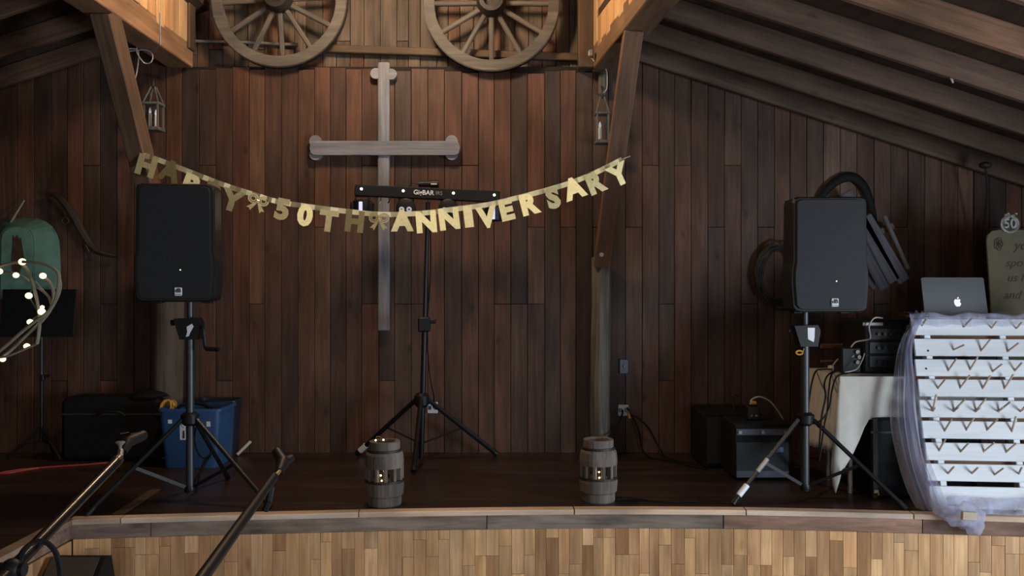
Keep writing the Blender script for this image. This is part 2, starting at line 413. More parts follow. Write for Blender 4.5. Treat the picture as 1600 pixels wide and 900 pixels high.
bm = B(); prism(bm, [(-2.2,6.3,roof_l(-2.2)+RH+.01),(-4.5,6.3,roof_l(-4.5)+RH+.01),(-4.5,6.3,roof_l(-4.5)+RH+.06),(-2.2,6.3,roof_l(-2.2)+RH+.06)],
      [(-2.2,-4.7,roof_l(-2.2)+RH+.01),(-4.5,-4.7,roof_l(-4.5)+RH+.01),(-4.5,-4.7,roof_l(-4.5)+RH+.06),(-2.2,-4.7,roof_l(-2.2)+RH+.06)])
put('roof_deck', bm, M_deckroof, cl)
for i, d in enumerate(RD):
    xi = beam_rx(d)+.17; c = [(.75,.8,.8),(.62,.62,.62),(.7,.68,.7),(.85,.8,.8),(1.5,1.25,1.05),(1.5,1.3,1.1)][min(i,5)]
    up = V((SL,0,1)).normalized()
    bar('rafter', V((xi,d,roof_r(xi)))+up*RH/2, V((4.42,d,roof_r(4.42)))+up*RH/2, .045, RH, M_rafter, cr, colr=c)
    xi = BLX-.17; up = V((-SL,0,1)).normalized()
    bar('rafter', V((xi,d,roof_l(xi)))+up*RH/2, V((-4.32,d,roof_l(-4.32)))+up*RH/2, .045, RH, M_rafter, cl, colr=(1.0,.9,.85))

# log posts at the back wall with knee braces up to the beams
def log(name, px0, px1, pytop, d, label, seed, tone=(1,1,1)):
    c = P((px0+px1)/2, 0, d); r = (px1-px0)/2/F*d; zt = P(0,pytop,d).z
    t = thing(name, label, 'post', (c.x, d, STAGE), kind='structure')
    rr = random.Random(seed); bm = B(); n = 14; K = 12
    ph = [rr.uniform(-.07,.07) for _ in range(n)]
    rings = []
    for k in range(K+1):
        z = STAGE+(zt-STAGE)*k/K
        rings.append([bm.verts.new((c.x+math.cos(2*math.pi*j/n)*r*(1+ph[j]+rr.uniform(-.02,.02))+.006*math.sin(z*4+seed), d+math.sin(2*math.pi*j/n)*r*(1+ph[j]), z)) for j in range(n)])
    for a, b2 in zip(rings, rings[1:]):
        for j in range(n): bm.faces.new((a[j], a[(j+1)%n], b2[(j+1)%n], b2[j]))
    bm.faces.new(rings[0][::-1]); bm.faces.new(rings[-1])
    put('log', bm, M_post, t, True).color = (*tone, 1); return t
pr = log('log_post', 924, 955, 402, 6.08, 'grey weathered log post with knee brace behind the right hub', 1)
plt_ = log('log_post', 240, 284, 402, 6.06, 'grey weathered log post with knee brace behind the loudspeaker', 2, (.62,.5,.44))
bt = P(990,50,BZR*0+ (BZR-CAMZ)*F/400); bt.z = BZR+.02
bar('brace', P(940,412,6.06), bt, .115, .13, M_brace, pr, up=V((0,-1,.3)))
bl = P(163,22,(BZL-CAMZ)*F/428); bl.z = BZL+.02
bar('brace', P(262,412,6.04), bl, .115, .14, M_brace, plt_, up=V((0,-1,.3)), colr=(.8,.85,.85))
bm = B(); cyl(bm, P(940,398,5.98), P(940,398,5.94), .022, .016, 8); put('bolt', bm, M_conduit, pr)

# ------------------------------------------------------------------ stage
EDGE = [floor_pt(*q) for q in ((110,812),(220,809),(330,806),(465,803),(600,800),(700,798.4),(800,797),(900,796.2),(1000,796),(1150,797),(1300,800),(1450,804),(1620,809),(1800,816),(1960,823))]
ES = spline(EDGE, 4)
WX = EDGE[0].x; WYN = -1.0
stage = thing('stage', 'raised stage with dark plank floor and blond wood front', 'stage', (0,5.3,0), kind='structure')
fl = [V((p.x,p.y,0)) for p in ES]+[V((4.38,ES[-1].y,0)), V((4.38,6.26,0)), V((-4.28,6.26,0)), V((-4.28,WYN,0)), V((WX,WYN,0))]
bm = B(); prism(bm, [p+V((0,0,.02)) for p in fl], [p+V((0,0,STAGE)) for p in fl]); put('deck', bm, M_stage, stage)
def strip(name, pts, off0, off1, z0, z1, mat, colr=(1,1,1)):
    """board bent along the stage edge: off0 (back) .. off1 (front) measured towards the hall"""
    L0, n = [], len(pts)
    prof = [(off0,z0),(off1,z0),(off1,z1-.004),(off1-.004,z1),(off0,z1)]
    bm = B(); rings = []
    for i, p in enumerate(pts):
        t = (pts[min(i+1,n-1)]-pts[max(i-1,0)]).normalized(); nn = V((t.y,-t.x,0))
        rings.append([bm.verts.new(V((p.x,p.y,0))+nn*a+V((0,0,b2))) for a, b2 in prof])
    m = len(prof)
    for a, b2 in zip(rings, rings[1:]):
        for k in range(m): bm.faces.new((a[k], a[(k+1)%m], b2[(k+1)%m], b2[k]))
    bm.faces.new(rings[0][::-1]); bm.faces.new(rings[-1])
    o = put(name, bm, mat, stage); o.color = (*colr, 1); return o
def between(pa, pb):
    f = lambda p: 800+F*p.x/p.y
    def at(px):
        for a, b2 in zip(ES, ES[1:]):
            fa, fb = f(a), f(b2)
            if fa <= px <= fb: return a.lerp(b2, (px-fa)/(fb-fa))
        return ES[0].copy() if px < f(ES[0]) else ES[-1].copy()
    return [at(pa)]+[p.copy() for p in ES if pa+3 < f(p) < pb-3]+[at(pb)]
for a, b2, c in ((110,189,(1.1,1,.95)),(191,560,(1,1,1)),(561.5,896,(1.05,1,.95)),(898,1164,(1.1,1.05,1)),(1166,1425,(.95,.95,.95)),(1427,1960,(.8,.75,.7))):
    strip('nosing_board', between(a,b2), -.05, .018, STAGE-.022, STAGE+.004, M_nosing, c)
for a, b2, c in ((110,235.5,(.95,.85,.85)),(237,760,(1.0,1.0,.95)),(761.5,1129,(1.05,1.08,1.05)),(1131,1440,(1.1,.85,.72)),(1441.5,1960,(1.0,.75,.65))):
    strip('fascia_board', between(a,b2), -.03, .006, STAGE-.098, STAGE-.023, M_fascia, c)
# blond strips on the front
rnd = random.Random(21)
acc = [0]
for a, b2 in zip(ES, ES[1:]): acc.append(acc[-1]+(b2-a).length)
def at_len(s):
    for i in range(len(ES)-1):
        if acc[i+1] >= s:
            t = (ES[i+1]-ES[i]).normalized(); return ES[i]+t*(s-acc[i]), t
    return ES[-1], (ES[-1]-ES[-2]).normalized()
s = 0.012; mt = [(1,1,1),(1.15,1.15,1.1),(.8,.74,.68),(.92,.88,.82),(1.2,1.2,1.15),(.7,.6,.52),(1.05,1,.9),(1.0,.92,.85)]
while s < acc[-1]-.03 and s < 6.1:
    wdt = rnd.choice([.052,.058,.058,.066,.07]); p, t = at_len(s+wdt/2); nn = V((t.y,-t.x,0)); ang = math.atan2(t.y,t.x)
    zt = STAGE-.1; js = [zt-rnd.choice([.05,.09,.14,.19,.24])] if rnd.random() < .65 else []
    zs = [.005]+js+[zt]
    for z0, z1 in zip(zs, zs[1:]):
        c = rnd.choice(mt); k = rnd.uniform(.9,1.1)
        pp = p-nn*(.008+rnd.uniform(-.001,.001))
        board('flooring_strip', (pp.x,pp.y,(z0+z1)/2), (wdt-.0012,.02,z1-z0-.0012), M_maple, stage, [q*k for q in c], .0012, ang)
    s += wdt
# wing of the stage coming forward on the left
bm = B(); box(bm, (WX-.016,(WYN+4.4)/2,STAGE-.009), (.068,4.4-WYN,.026)); o = put('nosing_board', bm, M_nosing, stage); o.color = (.45,.4,.38,1)
bm = B(); box(bm, (WX-.012,(WYN+4.4)/2,STAGE-.06), (.036,4.39-WYN,.075)); o = put('fascia_board', bm, M_fascia, stage); o.color = (.7,.62,.6,1)
y = 4.39
while y > 2.6:
    wdt = rnd.choice([.058,.07,.085]); c = rnd.choice(mt)
    board('flooring_strip', (WX+.002, y-wdt/2, .2), (.02, wdt-.0012, .39), M_maple, stage, [q*.7 for q in c], .0012); y -= wdt

# ================================================================== PENDANT LAMP above the frame
t = thing('pendant_lamp', 'pendant lamp hanging high in the nave above the banner', 'lamp', (LAMP.x,LAMP.y,LAMP.z))
bm = B(); cyl(bm, LAMP+V((0,0,.12)), (LAMP.x,LAMP.y,5.24), .006, n=6); put('cord', bm, M_black, t)
bm = B(); lathe(bm, [(.03,.16),(.05,.14),(.17,.10),(.175,.095),(.05,.125),(.02,.13)], LAMP); put('lamp_shade', bm, M_iron, t, True)
M_globe = plain('lamp_globe', (1,.9,.75), .3, emit=LAMP_C, estr=LAMP_W/(4*math.pi**2*LAMP_R**2))
bm = B(); ball(bm, LAMP-V((0,0,.08)), LAMP_R, 3); put('globe', bm, M_globe, t, True)

# ================================================================== WALL DECORATION
# wagon wheels
def wheel(px, py, label, rot):
    c = P(px, py, 6.14); R = .478; r = .405
    t = thing('wagon_wheel', label, 'wheel', (c.x, c.y, c.z-R), 'wagon wheels on the gable wall')
    ax = V((0,-1,0))
    n = 48; bm = B(); rings = []
    for k in range(n):
        a = 2*math.pi*k/n; e = V((math.cos(a),0,math.sin(a)))
        rings.append([bm.verts.new(c+e*rr+V((0,yy,0))) for rr, yy in ((R,-.028),(R,.028),(r,.028),(r,-.028))])
    for k in range(n):
        a, b2 = rings[k], rings[(k+1)%n]
        for j in range(4): bm.faces.new((a[j], a[(j+1)%4], b2[(j+1)%4], b2[j]))
    put('rim', bm, M_wheel, t)
    bm = B(); rings = []
    for k in range(n):
        a = 2*math.pi*k/n; e = V((math.cos(a),0,math.sin(a)))
        rings.append([bm.verts.new(c+e*rr+V((0,yy,0))) for rr, yy in ((R+.008,-.024),(R+.008,.024),(R,.024),(R,-.024))])
    for k in range(n):
        a, b2 = rings[k], rings[(k+1)%n]
        for j in range(4): bm.faces.new((a[j], a[(j+1)%4], b2[(j+1)%4], b2[j]))
    put('iron_tyre', bm, M_iron, t)
    bm = B(); lathe(bm, [(.07,-.03),(.098,0),(.105,.05),(.09,.10),(.085,.12),(.055,.122),(.05,.07)], c, 24, ax); put('hub', bm, M_iron, t, True)
    for k in range(12):
        a = rot+2*math.pi*k/12; e = V((math.cos(a),0,math.sin(a)))
        sp = bar('spoke', c+e*.07+V((0,-.012,0)), c+e*(r+.01), .034, .036, M_wheel, t, up=V((0,-1,0)), bev=.008)
    return t
wheel(768, 6, 'wooden wagon wheel hung on the gable between cross and right beam', 0.0)
wheel(437, 0, 'wooden wagon wheel hung on the gable beside the left beam', 0.05)
bm = B(); tube(bm, [P(300,64,6.26),P(380,66,6.26),P(466,70,6.26)], .011, 8)
tag(put('metal_pipe', bm, M_conduit, smooth=True), 'pale metal pipe fixed on the gable behind a wagon wheel', 'pipe')

# cross
t = thing('wooden_cross', 'tall grey driftwood cross with rounded arm ends on the back wall', 'cross', P(600,517,6.17))
def flatdisc(bm, c, r, y0, y1, n=20):
    prism(bm, [V((c.x+r*math.cos(2*math.pi*k/n), y0, c.z+r*math.sin(2*math.pi*k/n))) for k in range(n)],
              [V((c.x+r*math.cos(2*math.pi*k/n), y1, c.z+r*math.sin(2*math.pi*k/n))) for k in range(n)])
bm = B(); a, b2 = P(600,98,6.165), P(599.5,517,6.165); box(bm, (a+b2)/2, (.083,.045,a.z-b2.z), None, .008); put('upright', bm, M_greywood, t)
bm = B(); a, b2 = P(492,232,6.15), P(712,232,6.15)
bx0, bx1, zc, hh = a.x, b2.x, a.z, .05
lp = [V((bx0,0,zc+hh)),V((bx0-.022,0,zc+hh*.75)),V((bx0-.032,0,zc)),V((bx0-.022,0,zc-hh*.75)),V((bx0,0,zc-hh)),V((bx1,0,zc-hh)),V((bx1+.022,0,zc-hh*.75)),V((bx1+.032,0,zc)),V((bx1+.022,0,zc+hh*.75)),V((bx1,0,zc+hh))]
prism(bm, [p+V((0,6.125,0)) for p in lp], [p+V((0,6.165,0)) for p in lp]); put('crossbeam', bm, M_greywoodx, t)
for px, py, rpx in ((494,221.5,9.5),(494,241.5,9.5),(706,221.5,9.5),(706,241.5,9.5),(588,116,8.5),(612,117,8.5)):
    bm = B(); flatdisc(bm, P(px,py,6.17), rpx/F*6.17, 6.145, 6.195); put('end_lobe', bm, M_greywoodx, t)

# wall lanterns with candles
def lantern(pts_c, d, wpx, y0, y1, candles, label, roofpy):
    c = P(pts_c, y1, d); k = d/F; wd = wpx*k/2; z0 = P(0,y1,d).z; z1 = P(0,y0,d).z; zr = P(0,roofpy,d).z
    t = thing('wall_lantern', label, 'lantern', (c.x, d, z0), 'candle lanterns by the posts')
    bm = B(); box(bm, (c.x,d,z0+.012), (2*wd+.01,2*wd+.01,.024), None, .003); put('base', bm, M_post, t)
    for sx in (-1,1):
        for sy in (-1,1):
            bm = B(); box(bm, (c.x+sx*(wd-.006),d+sy*(wd-.006),(z0+z1)/2), (.012,.012,z1-z0)); put('corner_post', bm, M_post, t)
    bm = B(); box(bm, (c.x,d,z1), (2*wd+.012,2*wd+.012,.016), None, .003); put('top_frame', bm, M_post, t)
    for sx in (-1,1):
        for sy in (-1,1):
            bm = B(); tube(bm, [(c.x+sx*wd,d+sy*wd,z1),(c.x+sx*.012,d+sy*.012,zr)], .006, 6); put('roof_strut', bm, M_post, t)
    bm = B(); tube(bm, spline([(c.x,d,zr-.01),(c.x,d,zr+.05),(c.x,d+.06,zr+.09),(c.x,6.2,zr+.09)],5), .006, 6); put('hook', bm, M_iron, t)
    for cx, cy0, cy1 in candles:
        q = P(cx,cy1,d); h = (cy1-cy0)*k
        bm = B(); cyl(bm, (q.x,d,z0+.02), (q.x,d,q.z+h), .0125, n=10); cd = put('candle', bm, M_candle, t, True)
        bm = B(); lathe(bm, [(.004,0),(.010,.012),(.008,.028),(.001,.045)], (q.x,d,q.z+h), 8); put('flame_bulb', bm, M_glass, cd, True)
    return t
lantern(941, 6.08, 20, 178, 225, [(937.5,200,219)], 'small wooden lantern with one white candle beside the right brace', 152)
lantern(240, 6.08, 24, 163, 205, [(234.5,178,197),(243.5,181,200)], 'small dark lantern with two white candles beside the left brace', 136)
bm = B(); tube(bm, spline([P(250,20,5.2),P(250,60,5.3),P(249,72,5.35),P(235,77,5.5),P(216,74,5.6),P(214,82,5.6),P(225,98,5.7),P(236,97,5.7),P(238,85,5.7),P(226,78,5.7),P(200,80,5.7),P(202,76,5.6),P(216,80,5.7),P(215,105,5.75),P(211,125,5.65)],5), .004, 6)
tag(put('electric_cord', bm, M_cord, smooth=True), 'looped pale electric cord hanging from the left beam', 'cord', 'cords at the beams')
bm = B(); tube(bm, spline([P(922,88,6.05),P(930,97,6.05),P(942,104,6.08),P(948,112,6.1),P(948,138,6.1),P(941,146,6.1)],5), .004, 6)
tag(put('electric_cord', bm, M_cord, smooth=True), 'short pale electric cord under the right beam end', 'cord', 'cords at the beams')
bm = B(); box(bm, P(941,132,6.17), (.055,.05,.16), None, .012); tag(put('junction_box', bm, M_post), 'grey junction box on the wall above the right lantern', 'box')
bm = B(); box(bm, P(923,84,5.98), (.035,.05,.05), None, .008); tag(put('beam_clamp', bm, M_conduit), 'small grey clamp on the end of the right beam', 'clamp')

# teal tub with rod, yoke
t = thing('metal_tub', 'old teal metal tub with rust streak hung on the wall', 'tub', P(45,470,6.12))
def arch(x0, x1, ytop, ybot, d, n=12):
    a, b2 = P(x0,ytop,d), P(x1,ybot,d); cx = (a.x+b2.x)/2; hw = (b2.x-a.x)/2; H = a.z-b2.z; out = [V((cx-hw,d,b2.z))]
    for k in range(n+1):
        an = math.pi-math.pi*k/n; cs, sn = math.cos(an), math.sin(an)
        out.append(V((cx+hw*math.copysign(abs(cs)**.75, cs)*.95, d, a.z-min(hw,H)*.9*(1-abs(sn)**.8))))
    out.append(V((cx+hw,d,b2.z))); return out
bm = B(); prism(bm, arch(-22,97,340,470,6.19), arch(-2,55,353,468,5.98)); put('tub_body', bm, M_teal, t)
bm = B(); prism(bm, arch(0,53,355,466,5.985), arch(1,52,356,465,5.972)); o = put('tub_bottom', bm, plain('pale_teal_enamel', (.12,.26,.205), .5, var=.25, scale=12), t)
bm = B(); rr = random.Random(4); pts = [(20,366),(23,372),(26,366),(30,373),(33,371),(36,392),(38,404),(34,416),(30,430),(25,436),(19,424),(17,408),(19,388)]
prism(bm, [P(x_,y_,5.973) for x_,y_ in pts], [P(x_,y_,5.970) for x_,y_ in pts]); put('rust_patch', bm, M_rust, t)
bm = B(); cyl(bm, P(-30,425,5.94), P(38,313,6.16), .009, .006, 6); tag(put('thin_rod', bm, M_conduit, smooth=True), 'thin pale rod slanting across the teal tub', 'rod')
t = thing('wooden_yoke', 'dark curved wooden yoke with iron rings on the wall', 'yoke', P(125,405,6.15))
bm = B(); tube(bm, spline([P(70,304,6.16),P(84,304,6.16),P(99,316,6.15),P(116,341,6.15),P(128,363,6.15),P(142,384,6.15),P(158,395,6.15),P(182,400,6.16)],6),
               [.012+.018*math.sin(math.pi*i/42) for i in range(43)], 8); put('bow', bm, plain('dark_yoke_wood', (.02,.013,.010), .6), t, True)
for cx, cy in ((139,400),(102,345)):
    bm = B(); c = P(cx,cy,6.13); tube(bm, [c+V((.023*math.cos(a*.5236),0,.023*math.sin(a*.5236))) for a in range(13)], .005, 6); put('ring', bm, M_iron, t, True)
bm = B(); tube(bm, [P(132,372,6.14),P(136,388,6.13),P(139,394,6.13)], .007, 6); put('chain_link', bm, M_iron, t)

# slatted panel, hoop and coil on the right wall
t = thing('slatted_seat', 'tilted grey slatted wooden rack hung beside the right loudspeaker', 'rack', P(1370,445,6.14))
for (x0,y0,x1,y1,wd) in ((1322,300,1398,440,.088),(1352,338,1413,440,.088),(1330,352,1382,452,.075),(1326,392,1366,452,.035)):
    bar('slat', P(x0,y0,6.06), P(x1,y1,6.06), .018, wd, M_greywoodx, t, colr=(.5,.48,.5))
bar('side_rail', P(1381,337,6.05), P(1419,421,6.05), .03, .028, M_greywoodx, t, colr=(.62,.58,.55))
bar('cross_batten', P(1326,388,6.10), P(1396,352,6.10), .03, .05, M_rafter, t)
bar('cross_batten', P(1352,440,6.10), P(1416,408,6.10), .03, .05, M_rafter, t)
bm = B(); tube(bm, spline([P(1272,372,6.16),P(1282,315,6.15),P(1305,285,6.15),P(1332,276,6.15),P(1352,292,6.15),P(1364,325,6.15),P(1372,368,6.16)],6),
               [.014+.020*math.sin(math.pi*i/36) for i in range(37)], 8)
for v in bm.verts: v.co.y = 6.165+(v.co.y-6.15)*.4
tag(put('dark_hoop', bm, M_blackcloth, smooth=True), 'dark rounded hoop hung on the wall above the grey slats', 'hoop')
t = thing('wire_coil', 'dark tangled coil hung on the wall behind the right loudspeaker', 'coil', P(1205,485,6.14))
rr = random.Random(9)
for k in range(7):
    bm = B(); c = P(1216+rr.uniform(-6,6),430+rr.uniform(-6,8),6.15); a0 = rr.uniform(.19,.25); b0 = rr.uniform(.13,.17)
    tube(bm, [c+V((b0*math.cos(a*math.pi/12+k),-.02*rr.random(),a0*math.sin(a*math.pi/12+k))) for a in range(25)], .008, 6, False); put('loop', bm, M_iron, t, True)
bm = B(); ball(bm, P(1540,258,5.9), .035, 2, (1.3,1,.7)); tube(bm, spline([P(1540,262,5.9),P(1543,300,5.95),P(1538,360,6.05),P(1542,440,6.1)],6), .008, 6)
tag(put('ceiling_fixture', bm, M_iron), 'small dark fixture with a hanging cord under the right aisle rafters', 'fixture')
bm = B(); tube(bm, spline([P(1483,106,4.66),P(1482,114,4.66),P(1486,122,4.66),P(1489,130,4.66)],4), [.004+.004*math.sin(math.pi*i/12) for i in range(13)], 6)
tag(put('feather', bm, M_cord), 'single pale feather stuck to a rafter of the right aisle', 'feather')

# switch and outlets
t = thing('light_switch', 'dark metal light switch plate on the wall beside the log post', 'switch', P(975,584,6.195))
bm = B(); box(bm, P(975,572.5,6.193), (.066,.014,.105), None, .004); put('cover_plate', bm, M_plate, t)
bm = B(); box(bm, P(975,572,6.183), (.012,.02,.022), None, .003); put('toggle', bm, M_conduit, t)
def outlet(px, py, lab, d=6.193):
    t = thing('wall_outlet', lab, 'outlet', P(px,py+10,d), 'wall outlets')
    bm = B(); box(bm, P(px,py,d), (.075,.014,.08), None, .004); put('cover_plate', bm, M_outlet, t)
    for dx in (-4.5,4.5):
        bm = B(); box(bm, P(px+dx,py,d-.008), (.022,.006,.03), None, .003); put('socket', bm, M_plate, t)
    return t
outlet(974,641,'white wall outlet with black and yellow plugs beside the log post')
outlet(676,637,'white wall outlet behind the lighting stand')
bm = B(); box(bm, P(983.5,649,6.165), (.025,.045,.045), None, .006); tag(put('yellow_plug', bm, M_yellow), 'yellow plug in the outlet beside the log post', 'plug')
def cable(pts, r, mat, lab, grp='cables on the stage', k=7, name='cable', cat='cable'):
    bm = B(); tube(bm, spline(pts, k), r, 6); return tag(put(name, bm, mat, smooth=True), lab, cat, grp)
def fp(px, py, up=.006):
    p = floor_pt(px, py); p.z += up; return p
cable([P(973,641,6.17),P(972,648,6.13),P(962,668,6.05),P(948,690,5.9),fp(944,735)], .006, M_blackcloth, 'black cable from the outlet down behind the right hub')
cable([P(980,637,6.17),P(985,646,6.12),P(997,670,6.1),P(1003,700,6.1),fp(1016,716),fp(1050,722),fp(1105,735)], .006, M_blackcloth, 'black cable sagging from the outlet towards the amplifier')
cable([P(985,649,6.14),P(996,652,6.12),P(1014,670,6.1),P(1030,700,6.1),fp(1045,718),fp(1090,727)], .006, M_blackcloth, 'second black cable leaving the yellow plug to the floor')

# ================================================================== BANNER
BD = 5.46
curve = spline([P(*q, BD) for q in ((212,240),(240,247),(300,270),(350,289),(400,305),(430,314),(470,321),(540,330),(600,335),(660,333),(700,328),(760,320),(800,311),(850,298),(890,286),(930,270),(972,249))], 6)
t = thing('anniversary_banner', 'gold foil letter banner reading HAPPY 50TH ANNIVERSARY strung between the braces', 'banner', P(600,368,BD))
def on_curve(px):
    for a, b2 in zip(curve, curve[1:]):
        fa, fb = proj(a)[0], proj(b2)[0]
        if fa <= px <= fb:
            return a.lerp(b2, (px-fa)/(fb-fa)), math.atan2(b2.z-a.z, b2.x-a.x)
    return curve[-1], math.atan2(curve[-1].z-curve[-2].z, curve[-1].x-curve[-2].x)
bm = B()
rg = []
for i, p in enumerate(curve):
    tt = (curve[min(i+1,len(curve)-1)]-curve[max(i-1,0)]).normalized(); nn = V((-tt.z,0,tt.x))
    rg.append([bm.verts.new(p+nn*a+V((0,b2+.003*math.sin(i*1.7),0))) for a, b2 in ((.016,.002),(-.016,.002),(-.016,.0035),(.016,.0035))])
for a, b2 in zip(rg, rg[1:]):
    for j in range(4): bm.faces.new((a[j], a[(j+1)%4], b2[(j+1)%4], b2[j]))
put('ribbon', bm, M_goldpap, t)
for a, b2 in ((P(203,232,BD+.02), curve[0]), (curve[-1], P(985,244,BD-.02))):
    bm = B(); cyl(bm, a, b2, .003, n=5); put('tie_string', bm, M_cord, t)
LET = [('H',234),('A',270),('P',306),('P',339),('Y',369),('*',408),('5',443),('0',479),('T',516),('H',556),('*',593),('A',628),('N',665),('N',700),('I',730),('V',758),('E',791),('R',824),('S',860),('A',893),('R',925),('Y',958)]
rr = random.Random(2)
for i, (ch, px) in enumerate(LET):
    p, ang = on_curve(px)
    wn = V((1.6 if p.x > -.6 else -1.6, -4.55, 1.9)); hv = ((camo.location-p).normalized()+(wn-p).normalized()).normalized()
    yaw, pit = math.atan2(hv.x, -hv.y), -math.asin(hv.z)      # foil letters angled to mirror the added rear fill as a glint
    if i not in (12,13,14,15,16,17,19):
        yaw += rr.choice([-1,1])*rr.uniform(.09,.2); pit += rr.uniform(-.06,.10)
    else: yaw += rr.uniform(-.04,.04); pit += rr.uniform(-.03,.03)
    if ch == '*':
        bm = B()
        for sx in (-1,1):
            c0 = V((sx*.032,.004,0)); n = 14
            for R0, R1 in ((.034,.024),(.020,.013)):
                o0 = [(c0+V((R0*math.cos(2*math.pi*k/n), R0*.95*math.sin(2*math.pi*k/n), 0))) for k in range(n)]
                i0 = [(c0+V((R1*math.cos(2*math.pi*k/n), R1*.95*math.sin(2*math.pi*k/n), 0))) for k in range(n)]
                vo = [[bm.verts.new(q+V((0,0,zz))) for q in L_] for L_ in (o0,i0) for zz in (-.002,.002)]
                for k in range(n):
                    k2 = (k+1)%n
                    bm.faces.new((vo[1][k],vo[1][k2],vo[3][k2],vo[3][k])); bm.faces.new((vo[0][k2],vo[0][k],vo[2][k],vo[2][k2]))
                    bm.faces.new((vo[0][k],vo[0][k2],vo[1][k2],vo[1][k])); bm.faces.new((vo[2][k2],vo[2][k],vo[3][k],vo[3][k2]))
            tl = [V((0,-.015,0)),V((sx*.02,-.022,0)),V((sx*.058,-.06,0)),V((sx*.04,-.06,0)),V((sx*.03,-.076,0))]
            if sx < 0: tl = tl[::-1]
            prism(bm, [q+V((0,0,-.002)) for q in tl], [q+V((0,0,.002)) for q in tl])
        box(bm, (0,-.008,0), (.022,.022,.008), None, .003)
        drop = .028; nm = 'bow'
    else:
        bm = text_bm(ch, .170, .0016, .0105); drop = .058; nm = 'letter'
        xs = [v.co.x for v in bm.verts]; cx = (min(xs)+max(xs))/2; zs = [v.co.y for v in bm.verts]; cz = (min(zs)+max(zs))/2
        sx = 1.0 if ch != 'I' else 1.5
        for v in bm.verts: v.co.x = (v.co.x-cx)*sx; v.co.y -= cz
    nn = V((-math.sin(ang),0,math.cos(ang)))
    bm.transform(upright(p-nn*drop+V((0,-.006,0)), math.pi/2+pit, yaw, 0))
    bm.transform(Matrix.Translation(p) @ Matrix.Rotation(-ang, 4, 'Y') @ Matrix.Translation(-p))
    off = p-nn*drop; 
    # rotation about p swings the letter; recentre it under the ribbon
    cen = sum((v.co for v in bm.verts), V())/len(bm.verts); bmesh.ops.translate(bm, verts=bm.verts, vec=V((off.x-cen.x if nm == 'letter' else 0, 0, off.z-cen.z if nm == 'letter' else 0)))
    o = put(nm, bm, M_gold, t)
    if nm == 'letter': o['label'] = 'gold foil letter '+ch if ch not in '50' else 'gold foil digit '+ch

# ================================================================== LOUDSPEAKERS ON STANDS
def speaker(px, pytop, pybot, d, yaw, label):
    c = P(px, pybot, d); H = (pybot-pytop)/F*d; k = H/.63
    t = thing('loudspeaker', label, 'loudspeaker', c, 'loudspeakers on tripod stands')
    Mx = Matrix.Translation(c) @ Matrix.Rotation(yaw, 4, 'Z')
    half = [(.165,0),(.19,.006),(.204,.022),(.215,.15),(.213,.22),(.204,.27),(.202,.60),(.195,.622),(.17,.63)]
    out = [(x_*k, z_*k) for x_, z_ in half]+[(-x_*k, z_*k) for x_, z_ in half[::-1]]
    def ring(sx, sz, y): return [Mx @ V((x_*sx, y, H/2+(z_-H/2)*sz)) for x_, z_ in out]
    bm = B(); R_ = [ring(.96,.975,-.165), ring(1,1,-.15), ring(1,1,.0), ring(.62,.96,.165)]
    vs = [[bm.verts.new(p) for p in r_] for r_ in R_]; n = len(out)
    for a, b2 in zip(vs, vs[1:]):
        for j in range(n): bm.faces.new((a[j], a[(j+1)%n], b2[(j+1)%n], b2[j]))
    bm.faces.new(vs[0][::-1]); bm.faces.new(vs[-1]); put('cabinet', bm, M_black, t)
    bm = B(); prism(bm, ring(.90,.95,-.164), ring(.88,.94,-.178)); put('grille', bm, M_grille, t)
    bm = B(); box(bm, (.02*k,-.182,.055*k), (.040,.008,.045), None, .004); bm.transform(Mx); bd = put('badge', bm, M_badge, t)
    bm = text_bm('dB', .030, .001, .001); bm.transform(Mx @ upright((.02*k,-.1865,.060*k))); put('badge_lettering', bm, M_black, bd)
    bm = B(); box(bm, (.02*k,-.1865,.040*k), (.034,.002,.003)); bm.transform(Mx); put('badge_line', bm, M_black, bd)
    bm = B(); ball(bm, Mx @ V((.03*k,-.179,.17*k)), .004, 1); put('power_led', bm, M_led, t)
    for sx in (-1,1):
        bm = B(); box(bm, (sx*.13*k,.0,-.004), (.05,.06,.012), None, .003); bm.transform(Mx); put('rubber_foot', bm, M_black, t)
    return t
